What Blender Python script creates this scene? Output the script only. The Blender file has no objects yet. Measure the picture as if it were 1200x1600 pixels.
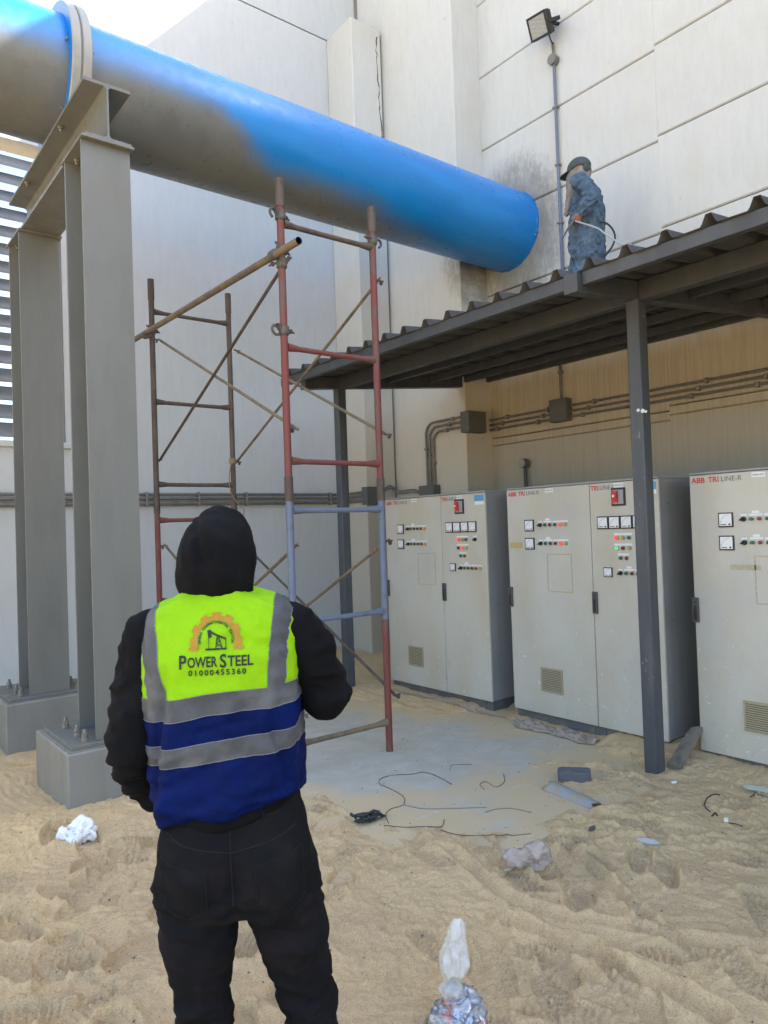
import bpy, bmesh, math, random
import numpy as np
from mathutils import Vector, Matrix
from mathutils.bvhtree import BVHTree
random.seed(7)
RAD = math.radians
S = bpy.context.scene
COL = S.collection
# ------------------------------------------------------------------ camera
FPX = 1136.75
CR = np.array([0.78376964, -0.62009623, -0.03443571])
CF = np.array([0.62088374, 0.78364158, 0.02022999])
CU = np.array([0.01444071, -0.03723622, 0.99920215])
CP = np.array([0.0, 0.0, 1.7])
cam = bpy.data.cameras.new('camera'); camo = bpy.data.objects.new('camera', cam); COL.objects.link(camo)
cam.sensor_fit = 'VERTICAL'; cam.sensor_height = 24.0; cam.sensor_width = 18.0
cam.lens = 24.0 * FPX / 1600.0
cam.clip_start = 0.05; cam.clip_end = 500
camo.matrix_world = Matrix(((CR[0], CU[0], -CF[0], CP[0]), (CR[1], CU[1], -CF[1], CP[1]), (CR[2], CU[2], -CF[2], CP[2]), (0, 0, 0, 1)))
S.camera = camo
# ------------------------------------------------------------------ light
SUN = np.array([1.0, -0.62, 1.11]); SUN /= np.linalg.norm(SUN)
SUN_EL = math.asin(SUN[2]); SUN_AZ = math.atan2(SUN[0], SUN[1])
w = bpy.data.worlds.new('World'); S.world = w; w.use_nodes = True
wn = w.node_tree.nodes; wl = w.node_tree.links
sky = wn.new('ShaderNodeTexSky'); sky.sky_type = 'NISHITA'; sky.sun_disc = False
sky.sun_elevation = SUN_EL; sky.sun_rotation = SUN_AZ; sky.dust_density = 2.2; sky.air_density = 1.0
wn['Background'].inputs['Strength'].default_value = 0.135
wl.new(sky.outputs[0], wn['Background'].inputs['Color'])
sl = bpy.data.lights.new('sun', 'SUN'); sl.energy = 4.2; sl.angle = RAD(0.53); sl.color = (1.0, 0.945, 0.85)
slo = bpy.data.objects.new('sun', sl); COL.objects.link(slo)
slo.rotation_euler = Vector((-SUN[0], -SUN[1], -SUN[2])).to_track_quat('-Z', 'Y').to_euler()
slo.location = (8, -6, 14)
vs = S.view_settings; vs.view_transform = 'Standard'; vs.look = 'None'; vs.gamma = 1.0; vs.exposure = 2.38
try: vs.use_curve_mapping = False
except Exception: pass

# ------------------------------------------------------------------ calibration: photo pixel -> point on a real plane
def px(x, y, ax, v):
    d = CF + CR * (x - 600) / FPX - CU * (y - 800) / FPX
    return CP + d * ((v - CP[ax]) / d[ax])
def gp(x, y, z=0.0): return px(x, y, 2, z)

# ------------------------------------------------------------------ noise
def _h(ix, iy, iz, s):
    n = (ix * 374761393 + iy * 668265263 + iz * 2147483647 + s * 1274126177) & 0xffffffff
    n = ((n ^ (n >> 13)) * 1274126177) & 0xffffffff
    return n ^ (n >> 16)
GR = np.array([(1,1,0),(-1,1,0),(1,-1,0),(-1,-1,0),(1,0,1),(-1,0,1),(1,0,-1),(-1,0,-1),(0,1,1),(0,-1,1),(0,1,-1),(0,-1,-1)], float)
def pn(P, s=0):
    P = np.asarray(P, float); i = np.floor(P).astype(np.int64); f = P - i; u = f * f * f * (f * (f * 6 - 15) + 10)
    r = 0
    for a in (0, 1):
        for b in (0, 1):
            for c in (0, 1):
                g = GR[_h(i[..., 0] + a, i[..., 1] + b, i[..., 2] + c, s) % 12]
                d = g[..., 0] * (f[..., 0] - a) + g[..., 1] * (f[..., 1] - b) + g[..., 2] * (f[..., 2] - c)
                wgt = (u[..., 0] if a else 1 - u[..., 0]) * (u[..., 1] if b else 1 - u[..., 1]) * (u[..., 2] if c else 1 - u[..., 2])
                r = r + d * wgt
    return r
def sstep(a, b, x):
    t = np.clip((x - a) / (b - a), 0, 1); return t * t * (3 - 2 * t)

# ------------------------------------------------------------------ node helpers
def srgb(r, g, b):
    return tuple((c / 255 / 12.92) if c / 255 <= 0.04045 else ((c / 255 + 0.055) / 1.055) ** 2.4 for c in (r, g, b)) + (1.0,)
class NT:
    def __init__(s, name):
        s.m = bpy.data.materials.new(name); s.m.use_nodes = True
        s.t = s.m.node_tree; s.b = s.t.nodes['Principled BSDF']; s.out = s.t.nodes['Material Output']
    def new(s, t, **k):
        n = s.t.nodes.new(t)
        for a, v in k.items(): setattr(n, a, v)
        return n
    def ln(s, a, b):
        if isinstance(a, (int, float)): b.default_value = a
        elif isinstance(a, tuple): b.default_value = a
        else: s.t.links.new(a, b)
    def pos(s): return s.new('ShaderNodeNewGeometry').outputs['Position']
    def obj(s): return s.new('ShaderNodeTexCoord').outputs['Object']
    def scale(s, v, sc):
        n = s.new('ShaderNodeMapping'); s.ln(v, n.inputs[0]); n.inputs['Scale'].default_value = sc; return n.outputs[0]
    def noise(s, v, sc, det=4, rough=0.6, dist=0.0):
        n = s.new('ShaderNodeTexNoise'); s.ln(v, n.inputs['Vector']); n.inputs['Scale'].default_value = sc
        n.inputs['Detail'].default_value = det; n.inputs['Roughness'].default_value = rough; n.inputs['Distortion'].default_value = dist
        return n.outputs[0]
    def vor(s, v, sc, rnd=1.0):
        n = s.new('ShaderNodeTexVoronoi'); s.ln(v, n.inputs['Vector']); n.inputs['Scale'].default_value = sc; n.inputs['Randomness'].default_value = rnd
        return n.outputs['Distance']
    def rng(s, f, a, b, c=0.0, d=1.0):
        n = s.new('ShaderNodeMapRange', interpolation_type='SMOOTHSTEP'); s.ln(f, n.inputs[0])
        for i, v in zip((1, 2, 3, 4), (a, b, c, d)): s.ln(v, n.inputs[i])
        return n.outputs[0]
    def math(s, op, a, b=0.0):
        n = s.new('ShaderNodeMath', operation=op); s.ln(a, n.inputs[0]); s.ln(b, n.inputs[1]); return n.outputs[0]
    def mix(s, f, a, b):
        n = s.new('ShaderNodeMix', data_type='RGBA'); s.ln(f, n.inputs[0]); s.ln(a, n.inputs[6]); s.ln(b, n.inputs[7]); return n.outputs[2]
    def xyz(s, v):
        n = s.new('ShaderNodeSeparateXYZ'); s.ln(v, n.inputs[0]); return n.outputs
    def rand(s): return s.new('ShaderNodeObjectInfo').outputs['Random']
    def bump(s, h, st, dist=0.01, prev=None):
        n = s.new('ShaderNodeBump'); s.ln(h, n.inputs['Height']); n.inputs['Strength'].default_value = st; n.inputs['Distance'].default_value = dist
        if prev is not None: s.ln(prev, n.inputs['Normal'])
        return n.outputs[0]
    def fin(s, col, rough=0.6, metal=0.0, normal=None, spec=0.5, **k):
        s.ln(col, s.b.inputs['Base Color']); s.ln(rough, s.b.inputs['Roughness']); s.ln(metal, s.b.inputs['Metallic'])
        s.b.inputs['Specular IOR Level'].default_value = spec
        if normal is not None: s.ln(normal, s.b.inputs['Normal'])
        for a, v in k.items(): s.ln(v, s.b.inputs[a.replace('_', ' ')])
        return s.m
def simple(name, col, rough=0.6, metal=0.0, col2=None, sc=6.0, lo=0.45, hi=0.7, bsc=60.0, bst=0.15, bdist=0.004, spec=0.5):
    n = NT(name); p = n.pos(); c = col
    if col2: c = n.mix(n.rng(n.noise(p, sc, 6, 0.65), lo, hi), col, col2)
    return n.fin(c, rough, metal, n.bump(n.noise(p, bsc, 4), bst, bdist), spec)

# ---- walls
def wall_mat(name, base, warm, side='main'):
    n = NT(name); p = n.pos(); q = n.xyz(p)
    streak = n.noise(n.scale(p, (7, 7, 1.6)), 2.2, 7, 0.7, 0.4)
    blot = n.noise(p, 0.9, 6, 0.6)
    c = n.mix(n.rng(streak, 0.35, 0.75), base, tuple(b * 0.92 for b in base[:3]) + (1,))
    c = n.mix(n.math('MULTIPLY', n.rng(blot, 0.48, 0.72), 0.6), c, warm)
    c = n.mix(n.math('MULTIPLY', n.rng(n.rand(), 0.0, 1.0), 0.10), c, tuple(b * 0.7 for b in base[:3]) + (1,))
    # dark speckles and scuffs
    c = n.mix(n.math('MULTIPLY', n.rng(n.noise(p, 14, 3, 0.7), 0.66, 0.74), 0.25), c, (0.16, 0.15, 0.13, 1))
    if side in ('main', 'pier'):
        # old ochre rendering and drip marks on the lower, never repainted band
        drip = n.noise(n.scale(p, (20, 20, 0.5)), 2.0, 6, 0.75)
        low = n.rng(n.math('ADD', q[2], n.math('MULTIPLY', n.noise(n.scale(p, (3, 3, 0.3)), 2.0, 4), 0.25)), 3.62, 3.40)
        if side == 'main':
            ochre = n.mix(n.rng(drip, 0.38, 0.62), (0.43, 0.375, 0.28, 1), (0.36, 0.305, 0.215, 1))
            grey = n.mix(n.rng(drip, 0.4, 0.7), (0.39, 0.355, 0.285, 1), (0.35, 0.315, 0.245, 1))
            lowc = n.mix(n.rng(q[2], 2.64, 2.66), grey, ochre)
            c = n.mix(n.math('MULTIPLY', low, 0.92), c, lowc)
        else:
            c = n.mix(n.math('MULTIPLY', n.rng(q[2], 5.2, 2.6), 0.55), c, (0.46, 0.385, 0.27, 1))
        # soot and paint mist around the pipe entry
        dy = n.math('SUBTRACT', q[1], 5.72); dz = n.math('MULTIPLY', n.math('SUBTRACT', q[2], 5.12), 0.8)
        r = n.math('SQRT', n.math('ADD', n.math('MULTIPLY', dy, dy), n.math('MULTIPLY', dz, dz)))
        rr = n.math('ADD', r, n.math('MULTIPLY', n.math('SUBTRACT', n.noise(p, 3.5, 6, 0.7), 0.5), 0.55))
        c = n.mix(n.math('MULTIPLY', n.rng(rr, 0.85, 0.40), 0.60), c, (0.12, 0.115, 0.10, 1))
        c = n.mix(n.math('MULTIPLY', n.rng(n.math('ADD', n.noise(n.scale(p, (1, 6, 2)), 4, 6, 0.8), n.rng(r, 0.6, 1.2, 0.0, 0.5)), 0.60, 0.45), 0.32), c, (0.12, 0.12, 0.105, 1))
    fine = n.noise(n.scale(p, (75, 75, 16)), 1.0, 5, 0.75)
    b = n.bump(fine, 0.35, 0.004); b = n.bump(n.noise(p, 2.2, 4), 0.25, 0.02, b)
    return n.fin(c, 0.85, 0.0, b, 0.25)
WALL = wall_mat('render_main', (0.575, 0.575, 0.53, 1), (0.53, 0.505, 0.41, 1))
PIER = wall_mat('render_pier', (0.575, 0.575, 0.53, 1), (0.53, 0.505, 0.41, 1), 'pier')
FWALL = wall_mat('render_pale', (0.525, 0.54, 0.525, 1), (0.49, 0.495, 0.465, 1), 'far')
BACK = simple('joint_shadow_mortar', (0.20, 0.19, 0.165, 1), 0.9)
CRACK = simple('open_crack', (0.03, 0.03, 0.028, 1), 0.95)

def sand_mat():
    n = NT('sand'); p = n.pos()
    g = n.noise(p, 210, 3, 0.8); a = n.noise(p, 1.1, 5, 0.6); b = n.noise(p, 9, 5, 0.65)
    c = n.mix(n.rng(a, 0.35, 0.68), (0.77, 0.555, 0.295, 1), (0.65, 0.47, 0.265, 1))
    c = n.mix(n.math('MULTIPLY', n.rng(b, 0.5, 0.75), 0.5), c, (0.54, 0.39, 0.245, 1))
    c = n.mix(n.math('MULTIPLY', n.rng(n.noise(p, 110, 4, 0.85), 0.50, 0.66), 0.55), c, (0.36, 0.265, 0.16, 1))
    c = n.mix(n.math('MULTIPLY', n.rng(g, 0.52, 0.66), 0.7), c, (0.24, 0.17, 0.10, 1))
    c = n.mix(n.math('MULTIPLY', n.rng(n.noise(p, 170, 3, 0.8), 0.56, 0.68), 0.6), c, (0.86, 0.72, 0.50, 1))
    nb = n.bump(g, 0.9, 0.004); nb = n.bump(n.noise(p, 60, 6, 0.75), 0.9, 0.014, nb)
    return n.fin(c, 0.95, 0.0, nb, 0.15)
SAND = sand_mat()
def slab_mat():
    n = NT('slab_concrete'); p = n.pos()
    a = n.noise(p, 1.6, 7, 0.65, 0.6); b = n.noise(p, 6, 6, 0.7)
    c = n.mix(n.rng(b, 0.35, 0.7), (0.45, 0.42, 0.335, 1), (0.52, 0.49, 0.40, 1))
    q = n.xyz(p); u = n.math('SUBTRACT', q[0], 3.32); v = n.math('SUBTRACT', q[1], 4.75)
    d = n.math('MAXIMUM', n.math('DIVIDE', n.math('ABSOLUTE', n.math('ADD', n.math('MULTIPLY', u, 0.92), n.math('MULTIPLY', v, 0.38))), 1.28), n.math('DIVIDE', n.math('ABSOLUTE', n.math('ADD', n.math('MULTIPLY', u, -0.38), n.math('MULTIPLY', v, 0.92))), 2.05))
    sd = n.math('ADD', n.rng(d, 0.35, 1.0, 0.0, 0.40), a)
    c = n.mix(n.rng(sd, 0.55, 0.80), c, (0.58, 0.45, 0.27, 1))
    c = n.mix(n.math('MULTIPLY', n.rng(n.noise(n.scale(p, (1, 2.5, 1)), 2.6, 6, 0.7), 0.60, 0.70), 0.6), c, (0.60, 0.61, 0.60, 1))
    c = n.mix(n.math('MULTIPLY', n.rng(n.noise(p, 200, 3, 0.8), 0.5, 0.7), 0.35), c, (0.26, 0.22, 0.17, 1))
    return n.fin(c, 0.85, 0.0, n.bump(n.noise(p, 80, 5, 0.7), 0.35, 0.004), 0.25)
SLAB = slab_mat()
# ---- steel and paint
def steel_paint(name, base, dirt, rough=0.45):
    n = NT(name); p = n.pos()
    c = n.mix(n.rng(n.noise(n.scale(p, (4, 4, 0.7)), 2.0, 6, 0.65), 0.4, 0.75), base, dirt)
    c = n.mix(n.math('MULTIPLY', n.rng(n.noise(p, 22, 5, 0.75), 0.64, 0.72), 0.3), c, (0.10, 0.09, 0.08, 1))
    return n.fin(c, n.rng(n.noise(p, 5, 5), 0.3, 0.7, rough - 0.08, rough + 0.15), 0.0, n.bump(n.noise(p, 35, 5, 0.6), 0.12, 0.004), 0.5)
STEEL = steel_paint('grey_steel_paint', (0.152, 0.155, 0.137, 1), (0.130, 0.132, 0.117, 1))
PED = steel_paint('grey_pedestal_paint', (0.215, 0.210, 0.182, 1), (0.18, 0.175, 0.150, 1), 0.6)
BOLT = simple('weathered_bolt', (0.24, 0.23, 0.20, 1), 0.55, 0.3, (0.13, 0.10, 0.07, 1), 40)
CANOPY = steel_paint('charcoal_steel_paint', (0.047, 0.050, 0.053, 1), (0.066, 0.067, 0.066, 1), 0.5)
def post_mat():
    n = NT('charcoal_post_scuffed'); p = n.pos(); q = n.xyz(p)
    c = n.mix(n.rng(n.noise(n.scale(p, (4, 4, 0.7)), 2.0, 6, 0.65), 0.4, 0.75), (0.055, 0.062, 0.070, 1), (0.085, 0.09, 0.094, 1))
    sc = n.math('MULTIPLY', n.rng(n.noise(n.scale(p, (1, 1, 0.6)), 16, 5, 0.75, 1.5), 0.62, 0.68), n.rng(n.noise(p, 2.5, 2), 0.45, 0.6))
    c = n.mix(n.math('MULTIPLY', sc, 0.7), c, (0.42, 0.43, 0.43, 1))
    return n.fin(c, 0.5, 0.0, n.bump(n.noise(p, 50, 4), 0.12, 0.003), 0.5)
POSTM = post_mat()
ROOFM = steel_paint('galvanised_roof_sheet', (0.052, 0.050, 0.045, 1), (0.075, 0.071, 0.062, 1), 0.85)
def scaf_mat(name, a, b, c_, lo=0.45, hi=0.6):
    n = NT(name); p = n.pos()
    c = n.mix(n.rng(n.noise(n.scale(p, (1, 1, 0.5)), 7, 7, 0.75), lo, hi), a, b)
    c = n.mix(n.rng(n.noise(p, 26, 6, 0.8), 0.56, 0.66), c, c_)
    return n.fin(c, 0.62, 0.15, n.bump(n.noise(p, 60, 6, 0.75), 0.35, 0.003), 0.4)
RED = scaf_mat('rusty_red_paint', (0.185, 0.050, 0.042, 1), (0.15, 0.082, 0.068, 1), (0.10, 0.070, 0.058, 1))
DARKRUST = scaf_mat('dusty_dark_rust', (0.085, 0.058, 0.046, 1), (0.115, 0.088, 0.066, 1), (0.055, 0.042, 0.035, 1))
SLATE = scaf_mat('slate_blue_paint', (0.135, 0.165, 0.225, 1), (0.165, 0.195, 0.245, 1), (0.15, 0.085, 0.075, 1), 0.4, 0.7)
BRACE = scaf_mat('dusty_brace_steel', (0.205, 0.152, 0.088, 1), (0.135, 0.108, 0.076, 1), (0.075, 0.066, 0.055, 1))
CLAMP = scaf_mat('clamp_iron', (0.09, 0.085, 0.08, 1), (0.14, 0.115, 0.09, 1), (0.06, 0.05, 0.045, 1))
def pipe_mat():
    n = NT('half_painted_blue_pipe'); p = n.pos(); q = n.xyz(p)
    t = n.math('DIVIDE', n.math('SUBTRACT', q[2], 5.18), 0.459)      # -1 bottom .. 1 top
    wob = n.math('SUBTRACT', n.noise(n.scale(p, (1.4, 2.5, 2.5)), 1.3, 5, 0.6), 0.5)
    x = n.math('ADD', q[0], n.math('MULTIPLY', wob, 0.45))
    thr = n.math('ADD', n.rng(x, 2.6, 3.25, -0.12, -0.84), n.rng(x, 3.8, 6.0, 0.0, -0.50))
    soft = n.math('ADD', t, n.math('MULTIPLY', wob, 0.30))
    m = n.rng(n.math('SUBTRACT', soft, thr), -0.16, 0.42)
    blue = n.mix(n.rng(n.noise(n.scale(p, (0.6, 3, 3)), 2, 5, 0.6), 0.4, 0.7), (0.005, 0.185, 0.52, 1), (0.007, 0.225, 0.60, 1))
    grey = n.mix(n.rng(n.noise(p, 4, 6, 0.7), 0.4, 0.7), (0.150, 0.156, 0.147, 1), (0.122, 0.126, 0.118, 1))
    c = n.mix(m, grey, blue)
    return n.fin(c, n.rng(n.noise(p, 12, 5), 0.3, 0.7, 0.26, 0.42), 0.0, None, 0.5)
PIPE = pipe_mat()
BLUE = simple('fresh_blue_paint', (0.006, 0.17, 0.50, 1), 0.4)
RINGM = simple('grey_ring_primer', (0.30, 0.30, 0.28, 1), 0.5, 0, (0.25, 0.25, 0.235, 1), 5)
COND = simple('galvanised_conduit', (0.16, 0.157, 0.142, 1), 0.5, 0.2, (0.11, 0.105, 0.09, 1), 9)
JBOX = simple('grey_junction_box_paint', (0.105, 0.107, 0.098, 1), 0.55, 0, (0.08, 0.08, 0.072, 1), 8)
SLATM = simple('louvre_blade_paint', (0.20, 0.205, 0.21, 1), 0.6, 0, (0.17, 0.175, 0.18, 1), 3)
# ---- cabinets
def cab_mat():
    n = NT('cabinet_door_paint'); p = n.pos(); q = n.xyz(p)
    c = n.mix(n.rng(n.noise(n.scale(p, (1, 1, 0.5)), 2.0, 6, 0.6), 0.38, 0.72), (0.50, 0.485, 0.415, 1), (0.46, 0.415, 0.315, 1))
    c = n.mix(n.math('MULTIPLY', n.rng(n.noise(p, 1.5, 4, 0.6), 0.5, 0.7), 0.5), c, (0.41, 0.41, 0.38, 1))
    spk = n.math('MULTIPLY', n.rng(n.noise(p, 30, 3, 0.6), 0.66, 0.70), n.rng(q[2], 1.3, 0.2, 0.15, 1.0))
    c = n.mix(n.math('MULTIPLY', spk, 0.8), c, (0.70, 0.69, 0.66, 1))
    c = n.mix(n.math('MULTIPLY', n.rng(n.noise(p, 24, 4, 0.7, 1.0), 0.67, 0.72), 0.5), c, (0.24, 0.22, 0.18, 1))
    scuff = n.math('MULTIPLY', n.rng(n.noise(n.scale(p, (1, 5, 1.2)), 6, 6, 0.75, 0.8), 0.58, 0.68), n.rng(q[2], 1.1, 0.2, 0.1, 1.0))
    c = n.mix(n.math('MULTIPLY', scuff, 0.5), c, (0.27, 0.25, 0.21, 1))
    return n.fin(c, 0.42, 0.0, n.bump(n.noise(p, 90, 3), 0.06, 0.002), 0.5)
CABD = cab_mat()
CABS = steel_paint('cabinet_side_slate', (0.30, 0.30, 0.285, 1), (0.26, 0.26, 0.245, 1), 0.5)
PLINTH = simple('plinth_grey', (0.10, 0.105, 0.105, 1), 0.7, 0, (0.17, 0.15, 0.115, 1), 7)
VENT = simple('vent_cream_plastic', (0.36, 0.31, 0.195, 1), 0.6)
VENTD = simple('vent_dark_recess', (0.05, 0.045, 0.035, 1), 0.8)
BLACKP = simple('black_plastic', (0.015, 0.015, 0.016, 1), 0.4)
WHITEP = simple('meter_face_white', (0.72, 0.73, 0.72, 1), 0.25)
LABELW = simple('label_white', (0.72, 0.72, 0.70, 1), 0.5)
LABELB = simple('sticker_blue', (0.10, 0.30, 0.52, 1), 0.4)
INKR = simple('ink_red', (0.52, 0.035, 0.03, 1), 0.5)
INKG = simple('ink_grey', (0.12, 0.12, 0.12, 1), 0.5)
HANDLE = simple('handle_dark_grey', (0.07, 0.072, 0.07, 1), 0.45)
TAPE = simple('old_tape_residue', (0.40, 0.35, 0.22, 1), 0.7, 0, (0.47, 0.43, 0.33, 1), 30)
TAPEO = simple('orange_tape_scrap', (0.50, 0.34, 0.12, 1), 0.6, 0, (0.44, 0.36, 0.22, 1), 30)
BTN = {'green': simple('lens_green', (0.01, 0.13, 0.06, 1), 0.25), 'red': simple('lens_red', (0.40, 0.02, 0.015, 1), 0.25),
       'darkred': simple('lens_dark_red', (0.16, 0.02, 0.02, 1), 0.25), 'darkgreen': simple('lens_dark_green', (0.01, 0.07, 0.06, 1), 0.25),
       'yellow': simple('lens_yellow', (0.50, 0.33, 0.03, 1), 0.25)}
def lit(name, col, e):
    n = NT(name); n.ln(col, n.b.inputs['Emission Color']); n.b.inputs['Emission Strength'].default_value = e
    return n.fin(col, 0.25)
BTN['litred'] = lit('lamp_red_on', (0.75, 0.03, 0.02, 1), 0.35)
BTN['litgreen'] = lit('lamp_green_on', (0.02, 0.50, 0.12, 1), 0.3)
CHROME = simple('bezel_chrome', (0.45, 0.45, 0.44, 1), 0.3, 0.9)

# ------------------------------------------------------------------ mesh helpers
class MB:
    def __init__(s): s.v = []; s.f = []; s.mi = []; s.cur = 0
    def add(s, v, f):
        o = len(s.v); s.v += [tuple(map(float, p)) for p in v]; s.f += [tuple(i + o for i in q) for q in f]; s.mi += [s.cur] * len(f); return s
    def box(s, a, b):
        x0, y0, z0 = a; x1, y1, z1 = b
        return s.add([(x0,y0,z0),(x1,y0,z0),(x1,y1,z0),(x0,y1,z0),(x0,y0,z1),(x1,y0,z1),(x1,y1,z1),(x0,y1,z1)],
                     [(0,3,2,1),(4,5,6,7),(0,1,5,4),(1,2,6,5),(2,3,7,6),(3,0,4,7)])
    def prism(s, poly, axis, a, b):
        n = len(poly); v = []
        for t in (a, b):
            for p in poly: q = list(p); q.insert(axis, t); v.append(q)
        f = [tuple(range(n)), tuple(range(2 * n - 1, n - 1, -1))] + [(i, n + i, n + (i + 1) % n, (i + 1) % n) for i in range(n)]
        return s.add(v, f)
    def tube(s, path, r, n=10, cap=True, hollow=False):
        P = np.array(path, float); m = len(P); rs = np.broadcast_to(np.array(r, float), (m,))
        T = np.gradient(P, axis=0); T /= np.linalg.norm(T, axis=1)[:, None] + 1e-12
        a = np.array([0, 0, 1.0]) if abs(T[0][2]) < 0.9 else np.array([1.0, 0, 0])
        N = np.cross(T[0], a); N /= np.linalg.norm(N); v = []
        for i in range(m):
            N = N - T[i] * (N @ T[i]); N /= np.linalg.norm(N); B = np.cross(T[i], N)
            for k in range(n):
                t = 2 * math.pi * k / n; v.append(P[i] + rs[i] * (math.cos(t) * N + math.sin(t) * B))
        f = [(i * n + k, (i + 1) * n + k, (i + 1) * n + (k + 1) % n, i * n + (k + 1) % n) for i in range(m - 1) for k in range(n)]
        if cap: f += [tuple(range(n)), tuple(range(m * n - 1, (m - 1) * n - 1, -1))]
        return s.add(v, f)
    def cyl(s, a, b, r, n=12, r2=None): return s.tube([a, b], [r, r if r2 is None else r2], n)
    def build(s, name, mats, parent=None, bev=0.0, sharp=35, loc=None, kind=None):
        me = bpy.data.meshes.new(name); me.from_pydata(s.v, [], s.f)
        ms = mats if isinstance(mats, (list, tuple)) else [mats]
        for m in ms: me.materials.append(m)
        if len(ms) > 1: me.polygons.foreach_set('material_index', s.mi)
        bm = bmesh.new(); bm.from_mesh(me); bmesh.ops.recalc_face_normals(bm, faces=bm.faces); bm.to_mesh(me); bm.free()
        me.polygons.foreach_set('use_smooth', [True] * len(me.polygons)); me.set_sharp_from_angle(angle=RAD(sharp))
        return link(name, me, parent, bev, loc, kind)
def link(name, me, parent=None, bev=0.0, loc=None, kind=None):
    o = bpy.data.objects.new(name, me); COL.objects.link(o)
    if parent is not None: o.parent = parent
    if loc is not None: o.location = loc
    if kind: o['kind'] = kind
    if bev:
        md = o.modifiers.new('bevel', 'BEVEL'); md.width = bev; md.segments = 2; md.limit_method = 'ANGLE'; md.angle_limit = RAD(40)
        me.polygons.foreach_set('use_smooth', [True] * len(me.polygons)); md.harden_normals = False
    return o
def thing(name, label, cat, loc=(0, 0, 0), rz=0.0, group=None):
    o = bpy.data.objects.new(name, None); COL.objects.link(o); o.location = loc; o.rotation_euler = (0, 0, rz); o.empty_display_size = 0.1
    return tag(o, label, cat, group)
def tag(o, label, cat, group=None):
    o['label'] = label; o['category'] = cat
    if group: o['group'] = group
    return o
def again(o, parent, loc, rot=None):
    c = o.copy(); COL.objects.link(c); c.parent = parent; c.location = loc
    if rot is not None: c.rotation_euler = rot
    return c
def text_mesh(body, size, bold=0.0, align='CENTER', spacing=1.0):
    cu = bpy.data.curves.new('lettering', 'FONT'); cu.body = body; cu.size = size; cu.align_x = align; cu.offset = bold; cu.space_character = spacing
    cu.resolution_u = 3
    o = bpy.data.objects.new('lettering', cu); me = bpy.data.meshes.new_from_object(o)
    v = [tuple(q.co) for q in me.vertices]; f = [tuple(p.vertices) for p in me.polygons]
    bpy.data.objects.remove(o); bpy.data.curves.remove(cu); bpy.data.meshes.remove(me)
    return v, f
def smooth_path(pts, n=8):
    P = [np.array(p, float) for p in pts]; P = [2 * P[0] - P[1]] + P + [2 * P[-1] - P[-2]]; out = []
    for i in range(1, len(P) - 2):
        for k in range(n):
            t = k / n; a, b, c, d = P[i - 1:i + 3]
            out.append(0.5 * (2 * b + (c - a) * t + (2 * a - 5 * b + 4 * c - d) * t * t + (3 * b - a - 3 * c + d) * t ** 3))
    out.append(P[-2]); return out
# ---- implicit surfaces meshed with surface nets
def surfnet(f, lo, hi, h, smooth=2):
    ax = [np.arange(lo[i], hi[i] + h, h) for i in range(3)]
    G = np.stack(np.meshgrid(*ax, indexing='ij'), -1); V = f(G)
    nx, ny, nz = V.shape; ng = V < 0
    cs = ng[:-1, :-1, :-1].astype(np.int8) * 0
    for a in (0, 1):
        for b in (0, 1):
            for c in (0, 1): cs = cs + ng[a:nx - 1 + a, b:ny - 1 + b, c:nz - 1 + c]
    act = (cs > 0) & (cs < 8); ci = np.argwhere(act); idx = -np.ones(act.shape, np.int64); idx[act] = np.arange(len(ci))
    acc = np.zeros((len(ci), 3)); cnt = np.zeros(len(ci))
    cr = [(a, b, c) for a in (0, 1) for b in (0, 1) for c in (0, 1)]
    for p in cr:
        for d in range(3):
            if p[d]: continue
            q = list(p); q[d] = 1
            A = V[ci[:, 0] + p[0], ci[:, 1] + p[1], ci[:, 2] + p[2]]; B = V[ci[:, 0] + q[0], ci[:, 1] + q[1], ci[:, 2] + q[2]]
            m = (A < 0) != (B < 0); t = np.where(m, A / np.where(m, A - B, 1), 0)
            pt = np.array(p, float)[None] + np.eye(3)[d][None] * t[:, None]
            acc[m] += pt[m]; cnt[m] += 1
    P = (acc / cnt[:, None] + ci) * h + np.array([a[0] for a in ax])
    F = []
    for d in range(3):
        e1, e2 = [(1, 2), (2, 0), (0, 1)][d]
        sl0 = [slice(None)] * 3; sl1 = [slice(None)] * 3; sl0[d] = slice(0, -1); sl1[d] = slice(1, None)
        m = ng[tuple(sl0)] != ng[tuple(sl1)]; E = np.argwhere(m)
        E = E[(E[:, e1] > 0) & (E[:, e2] > 0) & (E[:, e1] < V.shape[e1] - 1) & (E[:, e2] < V.shape[e2] - 1)]
        s = ng[E[:, 0], E[:, 1], E[:, 2]]
        def at(o1, o2):
            Q = E.copy(); Q[:, e1] += o1; Q[:, e2] += o2; return idx[Q[:, 0], Q[:, 1], Q[:, 2]]
        q = np.stack([at(-1, -1), at(0, -1), at(0, 0), at(-1, 0)], 1)
        q[~s] = q[~s][:, ::-1]; F.append(q)
    F = np.concatenate(F); F = F[(F >= 0).all(1)]
    for _ in range(smooth):
        a = np.concatenate([F[:, [0, 1]], F[:, [1, 2]], F[:, [2, 3]], F[:, [3, 0]]]); a = np.concatenate([a, a[:, ::-1]])
        sm = np.zeros_like(P); c = np.bincount(a[:, 0], minlength=len(P))
        for k in range(3): sm[:, k] = np.bincount(a[:, 0], weights=P[a[:, 1], k], minlength=len(P))
        P = np.where(c[:, None] > 0, 0.45 * P + 0.55 * sm / np.maximum(c, 1)[:, None], P)
    return P, F
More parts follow.
